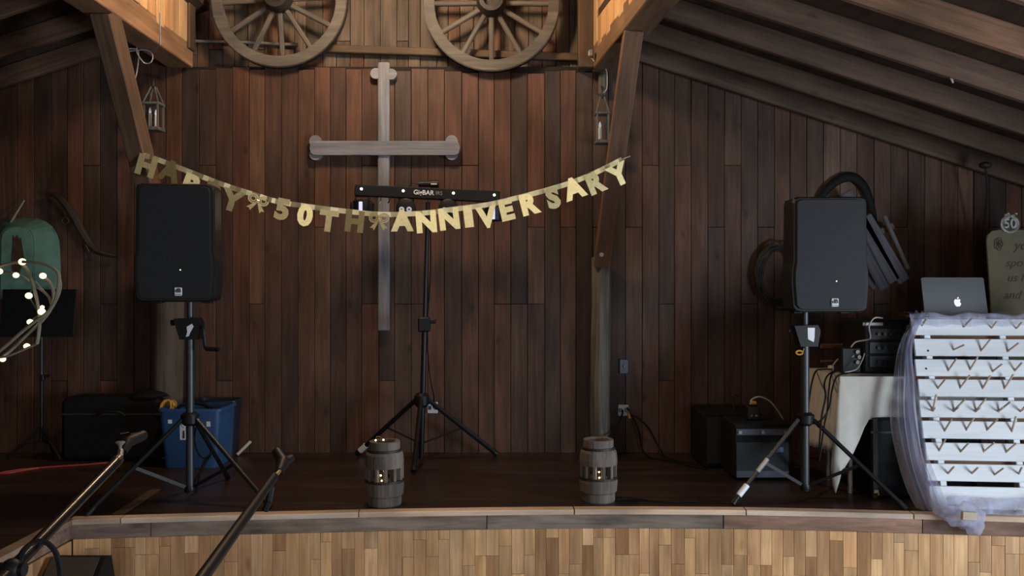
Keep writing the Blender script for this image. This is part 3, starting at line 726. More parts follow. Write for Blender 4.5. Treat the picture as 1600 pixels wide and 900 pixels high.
def stand(px, d, pytop, pywinch, pycol, angs, rads, crank, label, sticker):
    x0 = (px-800)/F*d; zt = P(0,pytop,d).z; zw = P(0,pywinch,d).z; zc = P(0,pycol,d).z
    t = thing('speaker_stand', label, 'stand', (x0, d, STAGE), 'loudspeaker tripod stands')
    bm = B(); cyl(bm, (x0,d,zw), (x0,d,zt+.006), .0175, n=14); put('upper_pole', bm, M_pole, t, True)
    bm = B(); cyl(bm, (x0,d,STAGE+.045), (x0,d,zw), .0225, n=14); put('lower_pole', bm, M_pole, t, True)
    wn = B(); prism(wn, [(x0-.075,d-.05,zw+.055),(x0+.055,d-.05,zw+.06),(x0+.07,d-.05,zw+.03),(x0+.055,d-.05,zw-.06),(x0-.04,d-.05,zw-.06)],
                        [(x0-.075,d+.03,zw+.055),(x0+.055,d+.03,zw+.06),(x0+.07,d+.03,zw+.03),(x0+.055,d+.03,zw-.06),(x0-.04,d+.03,zw-.06)]); w_ = put('winch_box', wn, M_blackmet, t)
    sp = [(0.0,.01),(.03,.028),(.038,.012),(.02,-.02),(.012,-.04),(-.004,-.045),(.004,-.018)] if sticker == 'torn' else [(-.004,.045),(.036,.045),(.034,-.01),(.03,-.035),(-.002,-.018)]
    bm = B(); prism(bm, [(x0+a,d-.0505,zw+b2) for a, b2 in sp], [(x0+a,d-.053,zw+b2) for a, b2 in sp]); put('sticker', bm, M_white, w_)
    bm = B(); cyl(bm, (x0-.07,d-.01,zw+.035), (x0-.10,d-.01,zw+.03), .014, .017, 8); put('clamp_knob', bm, M_black, t)
    if crank:
        bm = B(); tube(bm, spline([(x0+.06,d-.03,zw+.01),(x0+.085,d-.04,zw+.005),(x0+.092,d-.04,zw-.05),(x0+.10,d-.04,zw-.105),(x0+.12,d-.05,zw-.112)],4), .010, 8)
        cyl(bm, (x0+.11,d-.05,zw-.11), (x0+.185,d-.07,zw-.113), .014, .012, 10); put('crank_handle', bm, M_black, t, True)
    bm = B(); lathe(bm, [(.03,-.035),(.046,-.02),(.05,.025),(.03,.04)], (x0,d,zc), 16); put('collar', bm, M_blackmet, t, True)
    bm = B(); lathe(bm, [(.028,-.012),(.032,0),(.028,.02)], (x0,d,STAGE+.06), 12); put('lower_hub', bm, M_blackmet, t, True)
    for i, (a, r) in enumerate(zip(angs, rads)):
        e = V((math.cos(math.radians(a)), math.sin(math.radians(a)), 0)); p0 = V((x0,d,zc))+e*.045; p1 = V((x0,d,STAGE+.012))+e*r
        side = V((-e.y,e.x,0))*.009
        lg = B(); 
        tube(lg, [p0, p1], .0125, 8); L_ = put('leg', lg, M_blackmet, t, True)
        bm = B(); dd = (p1-p0).normalized(); cyl(bm, p1-dd*.05, p1+V((0,0,-.004)), .015, .0165, 10); put('rubber_foot', bm, M_black, L_, True)
        mid = p0.lerp(p1, .52)
        bm = B(); box(bm, (0,0,0), ((mid-V((x0,d,STAGE+.065))).length, .007, .018))
        xx = (mid-V((x0,d,STAGE+.065))).normalized(); yy = V((0,0,1)).cross(xx).normalized(); zz = xx.cross(yy)
        mm = Matrix((xx,yy,zz)).transposed().to_4x4(); mm.translation = (mid+V((x0,d,STAGE+.065)))/2
        bm.transform(mm); put('leg_brace', bm, M_blackmet, t)
    return t
s1 = stand(297, 4.80, 474, 513, 655, (-20,220,86), (.53,.53,.53), True, 'black tripod stand with crank winch in front of the blue tote', 'torn')
s2 = stand(1258, 4.85, 489, 524, 655, (200,-32,72), (.478,.52,.45), False, 'black tripod stand with white sticker beside the draped table', 'full')
speaker(286, 292, 471, 4.80, .12, 'black loudspeaker on the crank stand, covering part of the banner')
speaker(1281, 312, 487, 4.85, -.02, 'black loudspeaker on the stand beside the draped table')
# white tape on the right stand's front leg
e = V((math.cos(math.radians(200)), math.sin(math.radians(200)), 0)); zc = P(0,655,4.85).z; xs_ = (1258-800)/F*4.85
p0 = V((xs_,4.85,zc))+e*.045; p1 = V((xs_,4.85,STAGE+.012))+e*.478; dd = (p1-p0).normalized()
bm = B(); tube(bm, [p1-dd*.13, p1-dd*.055], .0175, 10); put('tape_wrap', bm, M_white, s2, True)
bm = B(); tube(bm, [p0.lerp(p1,.48)+V((0,-.001,.001)), p0.lerp(p1,.63)+V((0,-.001,.001))], .0132, 8); put('worn_label', bm, M_conduit, s2)
bm = B(); c = P(1249,551,4.82); tube(bm, [c+V((.018*math.cos(a*.5236),0,.011*math.sin(a*.5236))) for a in range(13)], .005, 6); tube(bm, [c+V((.018,0,0)), P(1256,545,4.83)], .003, 5)
put('yellow_tie', bm, M_yellow, s2, True)

# ================================================================== LIGHT BAR ON TRIPOD
LD = 5.86
t = thing('lighting_stand', 'black lighting bar on a tall tripod in front of the cross', 'light stand', (P(660,0,LD).x, LD, STAGE))
a0, a1 = P(555,297.5,LD), P(781,308,LD)
bar('light_bar', a0, a1, .06, .078, M_black, t, bev=.006)
barang = math.atan2(a1.z-a0.z, a1.x-a0.x)
bm = text_bm('GigBAR', .043, .0006, .0008); bm.transform(Matrix.Translation(P(662,301,LD-.034)) @ Matrix.Rotation(-barang, 4, 'Y') @ Matrix.Rotation(math.pi/2, 4, 'X')); put('bar_lettering', bm, M_badge, t)
bm = text_bm('IRS', .036, .0006); bm.transform(Matrix.Translation(P(686,302,LD-.034)) @ Matrix.Rotation(-barang, 4, 'Y') @ Matrix.Rotation(math.pi/2, 4, 'X')); put('bar_lettering', bm, M_conduit, t)
for px, py in ((566,296),(631,299),(709,302.5),(772.5,305.5)):
    bm = B(); flatdisc(bm, P(px,py,LD), .0095, LD-.036, LD-.028, 12); put('strobe_led', bm, M_led, t)
bm = B(); c = P(669,287.5,LD); cyl(bm, c+V((-.065,0,0)), c+V((.012,0,0)), .020, n=12); cyl(bm, c+V((.012,0,0)), c+V((.07,0,0)), .026, n=12); k1 = put('laser_head', bm, M_black, t, True)
bm = B(); box(bm, P(678,287.5,LD-.028), (.04,.006,.008)); put('glow_label', bm, M_candle, k1)
bm = B(); tube(bm, spline([P(655,289,LD),P(645,285,LD),P(640,292,LD),P(646,296,LD)],5), .004, 6); put('power_lead', bm, M_black, t)
# heads under the bar
def head(px, py, kind):
    c = P(px, py, LD-.01)
    bm = B()
    if kind == 'derby':
        lathe(bm, [(.05,-.05),(.062,-.045),(.066,.04),(.05,.05)], c, 16, V((0,0,1))); box(bm, c+V((-.062,.0,.0)), (.03,.08,.07), None, .008); box(bm, c+V((.062,0,0)), (.03,.08,.07), None, .008)
    else:
        lathe(bm, [(.045,-.07),(.062,-.04),(.066,.045),(.058,.05)], c, 18, V((0,-1,0)))
    h = put('light_head', bm, M_black, t, True)
    bm = B(); tube(bm, [c+V((-.05,.0,.02)), c+V((-.045,0,.075)), c+V((.045,0,.075)), c+V((.05,0,.02))], .007, 6); put('yoke_bracket', bm, M_blackmet, h)
    bm = B(); cyl(bm, c+V((0,0,.07)), c+V((0,0,.10)), .010, n=8); put('clamp', bm, M_blackmet, h)
    if kind == 'derby':
        bm = B(); box(bm, c+V((0,-.064,-.005)), (.024,.010,.075), None, .003); put('lens', bm, M_ledcol, h)
    else:
        for sx in (-1,1):
            bm = B(); flatdisc(bm, c+V((sx*.025,0,-.01)), .018, c.y-.058, c.y-.05, 14); ln = put('lens', bm, M_glass, h)
            bm = B(); flatdisc(bm, c+V((sx*.025,0,-.01)), .006, c.y-.060, c.y-.058, 8); put('lens_core', bm, M_black, ln)
    return h
head(566,324,'derby'); head(635,326,'par'); head(701,327,'par'); head(771,334,'derby')
for px in (595,608,733,745):
    bm = B(); yb = 298+ (px-555)*.0465; tube(bm, [P(px,yb+7,LD),P(px,yb+14,LD),P(px-2,yb+17,LD)], .004, 5); put('safety_hook', bm, M_chrome, t)
xt, xb = P(668,318,LD), P(658,640,LD)
bm = B(); cyl(bm, P(668.5,316,LD), P(663.5,508,LD), .0145, n=12); put('upper_pole', bm, M_blackmet, t, True)
bm = B(); cyl(bm, P(663.5,508,LD), P(658,716,LD), .0185, n=12); put('lower_pole', bm, M_blackmet, t, True)
bm = B(); box(bm, P(663,507,LD), (.082,.07,.10), None, .01); box(bm, P(676,502,LD), (.05,.03,.03), None, .006); put('pole_coupler', bm, M_black, t)
col = P(659,625,LD); bm = B(); lathe(bm, [(.03,-.05),(.05,-.03),(.052,.03),(.03,.05)], col, 14); put('collar', bm, M_black, t, True)
bx = P(658,700,LD).x
for tx, ty in ((-.475,.22),(.51,.20),(-.01,-.36)):
    p1 = V((bx+tx, LD+ty, STAGE+.014)); p0 = V((col.x,LD,col.z))+V((tx,ty,0)).normalized()*.045
    bm = B(); tube(bm, [p0,p1], .0165, 8); L_ = put('leg', bm, M_blackmet, t, True)
    dd = (p1-p0).normalized(); bm = B(); cyl(bm, p1-dd*.03, p1, .02, n=10); put('rubber_foot', bm, M_black, L_, True)
    if tx < -.1: bm = B(); tube(bm, [p1-dd*.10,p1-dd*.035], .0205, 10); put('tape_wrap', bm, M_white, L_, True)
    bm = B(); tube(bm, [p0.lerp(p1,.5), (bx,LD,P(0,693,LD).z)], .006, 6); put('leg_brace', bm, M_blackmet, t)
cable([P(672,345,LD+.04),P(673,420,LD+.05),P(668,500,LD+.06),P(668,540,LD+.05),P(672,590,LD+.05),P(678,620,LD+.08),P(677,637,6.17)], .005, M_blackcloth, 'black power cable running down the lighting stand to the outlet')

# ================================================================== HUB LANTERNS
def hub(px, pyt, pyb, label):
    base = floor_pt(px, pyb-2); base.y += .10; base.x = (px-800)/F*base.y; d = base.y
    R = .100; H = (pyb-pyt)/F*(d-.05)
    t = thing('wheel_hub', label, 'wheel hub', base, 'wooden wheel hub lanterns')
    def cylring(prof, gaps=None, n=32):
        bm = B(); rings = []
        for r_, z_ in prof: rings.append([bm.verts.new(base+V((r_*math.cos(2*math.pi*k/n), r_*math.sin(2*math.pi*k/n), z_*H))) for k in range(n)])
        for a, b2 in zip(rings, rings[1:]):
            for k in range(n): bm.faces.new((a[k], a[(k+1)%n], b2[(k+1)%n], b2[k]))
        return bm, rings
    bm, rg = cylring([(.060,0),(.088,0),(.092,.02),(.092,.14),(.102,.17),(.106,.32),(.104,.37),(.07,.37),(.06,.1),(.06,0)]); put('lower_body', bm, M_hub, t)
    bm, rg = cylring([(.07,.60),(.104,.60),(.105,.68),(.101,.80),(.092,.84),(.084,.86),(.083,1.0),(.060,1.0),(.060,.7),(.07,.60)]); put('upper_body', bm, M_hub, t)
    nb = 12
    for k in range(nb):
        a = 2*math.pi*k/nb+.2; e = V((math.cos(a), math.sin(a), 0))
        bm = B(); box(bm, base+e*.088+V((0,0,.485*H)), (.030,.019,.25*H), Matrix.Rotation(a,3,'Z'), .003); put('mortise_bar', bm, M_hub, t)
    for z_, r_ in ((.385,.1065),(.86,.0925)):
        bm, rg = cylring([(r_-.008,z_-.02),(r_,z_-.02),(r_,z_+.02),(r_-.008,z_+.02),(r_-.008,z_-.02)]); put('iron_band', bm, M_iron, t)
    return t, base, H
def fairy(pts, lab):
    ps = [V(p) for p in pts]
    t = thing('fairy_lights', lab, 'fairy lights', ps[-1], 'fairy lights in the hubs')
    bm = B(); tube(bm, spline(ps, 4), .0015, 5); put('wire', bm, M_brass, t)
    for p in ps:
        bm = B(); ball(bm, p, .0048, 1); put('bulb', bm, M_flame, t, True)
h1, b1, H1 = hub(601, 697, 797, 'weathered wheel hub with lights peeking out on top, below the lighting stand')
h2, b2_, H2 = hub(935, 694, 791, 'weathered wheel hub with glowing lights at the stage edge before the log post')
fairy([b1+V((-.002,-.094,.43*H1)), b1+V((-.007,-.094,.51*H1)), b1+V((.0,-.02,.8*H1)), b1+V((-.002,-.03,1.03*H1)), b1+V((-.046,-.02,1.02*H1)), b1+V((.01,.02,.3*H1))], 'tiny warm fairy lights spilling over the hub below the lighting stand')
fairy([b2_+V((-.004,-.094,.43*H2)), b2_+V((-.006,-.094,.52*H2)), b2_+V((0,0,.7*H2)), b2_+V((.03,.03,.3*H2))], 'tiny warm fairy lights inside the hub before the log post')
cable([b2_+V((.10,-.02,.012)), fp(990,781), fp(1040,786), fp(1090,785)], .004, M_blackcloth, 'thin dark cord on the floor beside the right hub')

# ================================================================== LEFT SIDE OF THE STAGE
# music stand
MD = 5.97
t = thing('music_stand', 'black music stand with a solid desk in front of the teal tub', 'music stand', (P(65,0,MD).x, MD, STAGE))
bm = B(); a, b2 = P(6,452,MD), P(121,526,MD); box(bm, ((a.x+b2.x)/2, MD-.03, (a.z+b2.z)/2), (b2.x-a.x, .012, a.z-b2.z), Matrix.Rotation(-.12,3,'X'), .004); put('desk', bm, M_blackcloth, t)
bm = B(); box(bm, ((a.x+b2.x)/2, MD-.06, b2.z+.01), (b2.x-a.x, .05, .008)); put('ledge', bm, M_black, t)
px_ = P(65,0,MD).x
bm = B(); cyl(bm, (px_,MD,STAGE+.12), (px_,MD,P(0,592,MD).z), .011, n=10); put('lower_pole', bm, M_blackmet, t, True)
bm = B(); cyl(bm, (px_,MD,P(0,592,MD).z), (px_,MD,P(0,500,MD).z), .008, n=10); put('upper_pole', bm, M_pole, t, True)
bm = B(); box(bm, (px_+.01,MD-.01,P(0,590,MD).z), (.03,.03,.04), None, .005); cyl(bm, (px_+.02,MD-.01,P(0,589,MD).z), (px_+.06,MD-.01,P(0,586,MD).z), .009, n=8); put('height_knob', bm, M_black, t)
for an in (200, 330, 90):
    e = V((math.cos(math.radians(an)), math.sin(math.radians(an)), 0)); r = .22 if an != 90 else .16
    bm = B(); tube(bm, [V((px_,MD,STAGE+.22)), V((px_,MD,STAGE+.012))+e*r], .010, 8); put('leg', bm, M_blackmet, t, True)
    bm = B(); tube(bm, [V((px_,MD,STAGE+.13)), V((px_,MD,STAGE+.10))+e*r*.55], .006, 6); put('leg_brace', bm, M_blackmet, t)

# big black case, bag on it
t = thing('black_case', 'large black padded case on the stage by the music stand', 'case', (P(165,0,5.95).x, 5.98, STAGE))
a, b2 = P(92,622,5.86), P(250,0,5.86); zt = P(0,622,5.86).z
bm = B(); box(bm, ((a.x+b2.x)/2, 6.0, (STAGE+zt)/2), (b2.x-a.x, .27, zt-STAGE), None, .035); put('case_body', bm, M_blackcloth, t)
bm = B(); tube(bm, spline([P(150,650,5.85),P(160,644,5.83),P(185,644,5.83),P(195,650,5.85)],4), .010, 6); put('handle', bm, M_black, t)
bm = B(); box(bm, ((a.x+b2.x)/2, 6.0, zt-.11), (b2.x-a.x+.006, .276, .012)); put('zip_seam', bm, M_iron, t)
bm = B(); c = P(234,624,5.98); ball(bm, c, .13, 3, (1.15,.9,.62))
for v in bm.verts:
    v.co += V((mnoise.noise(v.co*9)*.02, 0, mnoise.noise(v.co*7+V((3,0,0)))*.02)); v.co.z = max(v.co.z, zt+.002)
tag(put('black_bag', bm, M_blackcloth, smooth=True), 'soft black bag lying on the large black case', 'bag')
# blue totes
def tote(px0, px1, pyt, pyb, d, mat, label, dep=.17):
    a, b2 = P(px0,pyt,d), P(px1,pyb,d); cx = (a.x+b2.x)/2; hw = (b2.x-a.x)/2; z1 = a.z; z0 = STAGE+.002
    yc = d+dep
    t = thing('storage_tote', label, 'tote', (cx, yc, STAGE), 'plastic storage totes')
    def rr_(w_, h_, z, cr=.035):
        o = []
        for qx, qy, a0 in ((1,1,0),(-1,1,90),(-1,-1,180),(1,-1,270)):
            for k in range(4):
                an = math.radians(a0+30*k); o.append(V((cx+qx*(w_-cr)+cr*math.cos(an), yc+qy*(h_-cr)+cr*math.sin(an), z)))
        return o
    bm = B(); R_ = [rr_(hw*.84,dep*.84,z0), rr_(hw*.97,dep*.97,z1-.05), rr_(hw*.97,dep*.97,z1), rr_(hw*.94,dep*.93,z1), rr_(hw*.80,dep*.8,z0+.01)]
    vs = [[bm.verts.new(p) for p in r_] for r_ in R_]; n = 16
    for p_, q_ in zip(vs, vs[1:]):
        for j in range(n): bm.faces.new((p_[j], p_[(j+1)%n], q_[(j+1)%n], q_[j]))
    bm.faces.new(vs[0][::-1]); bm.faces.new(vs[-1]); put('tub', bm, mat, t, True)
    bm = B(); R_ = [rr_(hw*.97,dep*.97,z1-.012), rr_(hw*1.03,dep*1.03,z1-.012), rr_(hw*1.03,dep*1.03,z1+.002), rr_(hw*.95,dep*.95,z1+.004)]
    vs = [[bm.verts.new(p) for p in r_] for r_ in R_]
    for p_, q_ in zip(vs, vs[1:]+vs[:1]):
        for j in range(n): bm.faces.new((p_[j], p_[(j+1)%n], q_[(j+1)%n], q_[j]))
    put('rim', bm, mat, t, True)
    return t, cx, yc, z1, dep
tt_, cx_, yc_, zt_, dp_ = tote(246, 344, 640, 725, 5.62, M_blue, 'bright blue open tote with a number 1 label and yellow cords inside')
tote(300, 367, 627, 716, 5.985, M_navy, 'darker navy tote standing behind the bright blue one', .095)
yf = lambda z: 5.62+dp_*.03+ (zt_-z)*.075
def lab_quad(px0,py0,px1,py1,mat,dz=.0):
    a, b2 = P(px0,py0,5.62), P(px1,py1,5.62); zc_ = (a.z+b2.z)/2
    bm = B(); box(bm, ((a.x+b2.x)/2, yf(zc_)-.004-dz, zc_), (b2.x-a.x,.003,a.z-b2.z), Matrix.Rotation(.075,3,'X')); return put('label', bm, mat, tt_)
l1 = lab_quad(280,656,291,688,M_white)
bm = B(); a, b2 = P(281,655,5.62), P(290,659,5.62); box(bm, ((a.x+b2.x)/2, yf(a.z)-.008, (a.z+b2.z)/2), (.046,.003,.014)); put('label_stripe', bm, M_red, l1)
bm = text_bm('1', .066, .001, .003); bm.transform(upright(P(286,680,5.62)+V((0,.010,0)))); put('label_number', bm, M_ink, l1)
bm = B(); c = P(286,665,5.62)+V((0,.002,0)); tube(bm, [c+V((.012*math.cos(a*.5236),0,.012*math.sin(a*.5236))) for a in range(11)], .002, 5); put('label_mark', bm, M_bluelogo, l1)
lab_quad(262,656,268,662,M_white); lab_quad(322,659,328,667,M_white)
t = thing('extension_cord', 'coiled yellow extension cord sticking out of the blue tote', 'cord', P(264,640,5.76))
for k in range(6):
    bm = B(); c = P(259+k*2.2,636,5.72+.015*k); tube(bm, [c+V((.035*math.cos(a*.5236), .02*math.sin(a*.5236+k), .045*math.sin(a*.5236))) for a in range(13)], .006, 6, False); put('loop', bm, M_yellow, t, True)
bm = B(); tube(bm, spline([P(276,640,5.75),P(284,633,5.76),P(300,630,5.78),P(318,632,5.78),P(330,639,5.76)],5), .013, 6)
tag(put('cable_bundle', bm, M_blackcloth, smooth=True), 'dark cable bundle lying across the blue tote', 'cable', 'cables on the stage')
cable([fp(-30,748),fp(20,737),fp(80,731),fp(140,727),fp(176,723.5)], .006, M_red, 'thin red cable running over the stage floor on the left')
cable([fp(-30,742),fp(10,741),fp(40,736),fp(60,733)], .006, M_red, 'short red cable end beside the long red one')
cable([P(306,668,4.86),P(304,690,4.95),P(312,712,5.0),P(325,716,5.0),P(330,708,4.98),P(318,722,4.95),fp(306,770)], .005, M_blackcloth, 'black cable looped round the crank stand')
bm = B(); a, b2 = floor_pt(185,803), floor_pt(243,765); dd = (b2-a); sd = V((dd.y,-dd.x,0)).normalized()*.03
prism(bm, [a+sd,a-sd,b2-sd,b2+sd], [p+V((0,0,.002)) for p in (a+sd,a-sd,b2-sd,b2+sd)])
tag(put('floor_tape', bm, M_tape), 'strip of brown tape on the stage floor before the blue tote', 'tape')
bm = B(); a = floor_pt(377,712)
tube(bm, [a+V((-.02,-.03,.012)), a+V((.05,.05,.09))], .011, 8)
tag(put('tan_stick', bm, M_cord), 'small tan stick leaning by the wall right of the totes', 'stick')

# floor monitor in front of the stage corner
t = thing('floor_monitor', 'dark wedge floor monitor below the stage corner', 'monitor', (-2.02,4.02,0))
pr_ = [(-.20,0),(.20,0),(.22,.20),(.17,.375),(.10,.385),(-.2,.12)]
bm = B(); prism(bm, [(-2.215,4.05+y_,z_) for y_, z_ in pr_], [(-1.955,4.05+y_,z_) for y_, z_ in pr_]); put('cabinet', bm, M_blackcloth, t)
bm = B(); prism(bm, [(-2.20,4.05+y_,z_) for y_, z_ in ((-.185,.145),(.085,.388),(.08,.394),(-.19,.151))], [(-1.972,4.05+y_,z_) for y_, z_ in ((-.185,.145),(.085,.388),(.08,.394),(-.19,.151))]); put('grille', bm, plain('brown_grille', (.05,.036,.026), .7, scale=150, bump=.2), t)

# boom microphone stands standing on the hall floor
def boom(pj, ptip, r0, r1, label, chrome):
    t = thing('microphone_stand', label, 'microphone stand', (pj.x, pj.y, 0), 'boom microphone stands')
    dd = (ptip-pj).normalized()
    bm = B(); cyl(bm, (pj.x,pj.y,.20), (pj.x,pj.y,pj.z-.02), .0125, n=12); put('upright', bm, M_blackmet, t, True)
    for an in (90, 210, 330):
        e = V((math.cos(math.radians(an)), math.sin(math.radians(an)), 0))
        bm = B(); tube(bm, [V((pj.x,pj.y,.24)), V((pj.x,pj.y,.012))+e*.34], .0095, 8); put('leg', bm, M_blackmet, t, True)
    bm = B(); ball(bm, pj, .026, 2, (1,1,1)); cyl(bm, pj+V((-.045,0,0)), pj+V((.03,0,0)), .016, n=10); put('boom_clutch', bm, M_black, t, True)
    bm = B(); tube(bm, [pj-dd*.28, ptip], [r0, r1], 14); put('boom_arm', bm, plain('glossy_black_tube', (.010,.010,.011), .26, .1) if chrome else M_blackmet, t, True)
    bm = B(); cyl(bm, pj-dd*.34, pj-dd*.26, .02, n=12); put('counterweight', bm, M_black, t, True)
    return t, dd
pj, pt = P(18,890,1.95), P(181,722,2.5)
t, dd = boom(pj, pt, .0145, .0155, 'glossy black boom microphone stand with chrome tip before the stage corner', True)
bm = B(); cyl(bm, pt, pt+dd*.018, .0165, .0155, 12); ball(bm, pt+dd*.018, .0155, 2); put('tip_cap', bm, M_chrome, t, True)
c = pt+dd*.03
bm = B(); cyl(bm, c, P(189,703,2.58), .008, n=8); lathe(bm, [(.004,0),(.005,.018),(.014,.028),(.012,.031)], P(188,706,2.57), 10); put('thumb_screw', bm, M_conduit, t, True)
bm = B(); tube(bm, [P(192,706,2.58),P(200,690,2.62),P(224,680,2.7)], [.012,.018,.016], 10); mc = put('microphone_clip', bm, M_black, t, True)
for u0, u1 in ((188,201),(204,220)):
    bm = B(); tube(bm, [P(u0,678,2.6),P(u1,675.5,2.62)], .0014, 5); put('clip_edge', bm, M_chrome, mc)
bm = B(); tube(bm, [pj.lerp(pt,.60)+V((.008,-.006,-.006)), pj.lerp(pt,.70)+V((.008,-.006,-.006))], .006, 6); put('paper_tag', bm, M_conduit, t)
cable([P(30,902,1.95),P(33,868,1.97),P(48,850,2.0),P(68,846,2.02),P(85,860,2.03),P(93,885,2.03),P(96,930,2.03)], .0065, M_blackcloth, 'thick black cable looped over the glossy boom stand')
pj2, pt2 = P(300,925,1.55), P(428,745,2.5)
t, dd = boom(pj2, pt2, .0135, .0125, 'matt black boom microphone stand pointing over the stage edge', False)
bm = B(); tube(bm, [pt2, P(437,736,2.56)], .006, 8); put('thread', bm, M_brass, t, True)
bm = B(); tube(bm, [P(436,737,2.56),P(442,722,2.62),P(432,706,2.66)], [.012,.020,.016], 10); tube(bm, [P(440,724,2.62),P(455,716,2.68)], [.015,.012], 8); put('microphone_clip', bm, M_black, t, True)
bm = B(); tube(bm, [P(424,760,2.45),P(420,782,2.44),P(414,798,2.44)], .010, 8); put('clutch_knob', bm, M_black, t)

# lit twig garland in the left foreground, tied to a pole outside the frame
GD = 2.2
t = thing('twig_garland', 'pale twig garland with small glowing globe bulbs', 'garland', P(-60,560,GD))
bm = B(); cyl(bm, (P(-70,0,GD).x, GD, 0), (P(-70,0,GD).x, GD, 2.0), .02, n=10); put('support_pole', bm, M_beam, t, True)
tw_ = [[(-70,440),(-10,420),(10,413),(30,411),(45,425),(53,450),(58,470),(62,500),(60,525),(58,537)],
       [(-70,430),(0,424),(25,428),(40,435),(46,440)], [(35,409),(60,411),(80,417),(92,430),(90,455),(84,475),(72,490),(55,502),(30,522),(0,548),(-70,600)],
       [(67,431),(80,445),(84,465),(78,485),(62,505),(40,525),(5,557),(-70,610)], [(55,440),(68,455),(78,466)],
       [(58,537),(40,545),(10,557),(-20,562),(-70,590)], [(80,475),(75,462),(60,450)], [(92,430),(95,445),(92,460),(85,475)]]
for k, q in enumerate(tw_):
    dz = .03*math.sin(k*2.1); bm = B(); pp = spline([P(a,b2,GD+dz) for a,b2 in q],5); tube(bm, pp, .0042 if k in (0,2,3) else .003, 6); put('twig', bm, M_twig, t, True)
bm = B(); tube(bm, spline([P(53,400,GD),P(52,420,GD),P(50,450,GD),P(46,462,GD),P(55,480,GD),P(62,490,GD),P(50,500,GD),P(44,510,GD)],5), .002, 5); put('green_wire', bm, M_greenwire, t)
for (a,b2,r) in ((35,409,5.6),(67,431,5.0),(45,462,5.2),(65,487,5.6),(66,480,3.2),(47,503,4.6),(42,541,4.8),(4,561,4.8),(25,430,4.6),(-1,424,5)):
    c = P(a,b2,GD-.012); bm = B(); ball(bm, c, r/F*GD, 2, (1.05,1,.95)); put('bulb', bm, M_bulb, t, True)

# ================================================================== RIGHT SIDE
TZ = CAMZ-.508
t = thing('folding_table', 'low folding table under the ivory cloth', 'table', (2.65,5.14,STAGE))
bm = B(); box(bm, (2.65,5.15,TZ-.02), (1.56,.50,.03), None, .004); put('table_top', bm, M_conduit, t)
for x_ in (1.95,3.35):
    for y_ in (4.98,5.32):
        bm = B(); cyl(bm, (x_,y_,STAGE), (x_,y_,TZ-.03), .014, n=8); put('leg', bm, M_conduit, t, True)
# cloth: top plus hanging sides with a long pointed corner
bm = B(); x0, x1, y0, y1 = 1.862, 3.44, 4.895, 5.405
path = []; 
for k in range(15): path.append((V((x0, y1-(y1-y0)*k/14, 0)), V((-1,0,0)), 'l', k/14))
for k in range(1,7):
    an = math.radians(180+90*k/7); path.append((V((x0,y0,0)), V((math.cos(an),math.sin(an),0)), 'c', k/7))
for k in range(41): path.append((V((x0+(x1-x0)*k/40, y0, 0)), V((0,-1,0)), 'f', k/40))
NV = 10; vs = []
for i, (p, nn, kd, u) in enumerate(path):
    if kd == 'l': hem = .47-.05*u; fl_ = .02+.04*math.sin(i*1.1)**2
    elif kd == 'c': hem = .42+.235*(1-abs(2*u-1.1)); fl_ = .03+.05*math.sin(math.pi*u)
    else: hem = max(.236, .50-u*2.9); fl_ = .012+.014*math.sin(i*1.3)+(.03*max(0,1-u*10))
    row = []
    for j in range(NV+1):
        v = j/NV
        q = p+nn*(.006+fl_*v**.8)+V((0,0,TZ+.004-hem*v-(.0 if j else -.002)))
        if kd == 'f': q.x += .02*math.sin(i*.9)*v
        row.append(bm.verts.new(q))
    vs.append(row)
for a, b2 in zip(vs, vs[1:]):
    for j in range(NV): bm.faces.new((a[j], b2[j], b2[j+1], a[j+1]))
c4 = bm.verts.new((x1,y1,TZ+.006)); tops = [r_[0] for r_ in vs]; bm.faces.new(tops+[c4])
o = solid(tag(put('tablecloth', bm, M_linen, smooth=True), 'ivory cloth draped over the folding table with a hanging corner', 'tablecloth'), .003)

# equipment on the table
t = thing('rack_case', 'tall black equipment case on the draped table', 'case', (2.45,5.2,TZ+.01))
bm = B(); box(bm, (2.45,5.2,(TZ+.012+CAMZ-.185)/2), (.80,.33,CAMZ-.185-TZ-.012), None, .01); put('case_body', bm, M_blackcloth, t)
for z_ in (.08,.16,.24):
    bm = B(); box(bm, (2.45,5.032,TZ+z_), (.74,.008,.07), None, .003); u = put('rack_unit', bm, M_black, t)
    for k in range(4):
        bm = B(); flatdisc(bm, V((2.13+k*.035,0,TZ+z_)), .009, 5.015, 5.028, 10); put('dial', bm, M_blackmet, u)
bm = B(); box(bm, (2.10,5.03,CAMZ-.21), (.12,.012,.022), None, .004); put('case_handle', bm, M_conduit, t)
t = thing('mixer_box', 'small black box with silver knobs on the draped table', 'mixer', (1.985,5.14,TZ+.008))
bm = B(); box(bm, (1.985,5.12,TZ+.085), (.115,.14,.15), None, .008); put('housing', bm, M_black, t)
for k,(dx,dz) in enumerate(((.03,.05),(.04,.02),(.03,-.01))):
    bm = B(); flatdisc(bm, V((1.985+dx,0,TZ+.085+dz)), .011, 5.035, 5.05, 10); put('knob', bm, M_chrome, t)
bm = B(); box(bm, P(1305,575,5.2), (.075,.05,.03), None, .006); tag(put('power_adapter', bm, M_outlet), 'white power adapter at the table edge', 'adapter')
cable([P(1379,497,5.02),P(1366,497,5.0),P(1358,510,5.0),P(1360,527,5.0),P(1354,531,5.02),P(1336,535,5.05),P(1328,548,5.08),P(1333,557,5.05),P(1312,560,5.1),P(1302,570,5.15)], .0045, M_cord, 'white cable looping from the equipment case to the power adapter')
cable([P(1351,552,5.0),P(1346,565,4.99),P(1338,577,4.98),P(1320,582,4.97)], .0035, M_cord, 'thin grey wire beside the silver knobs')
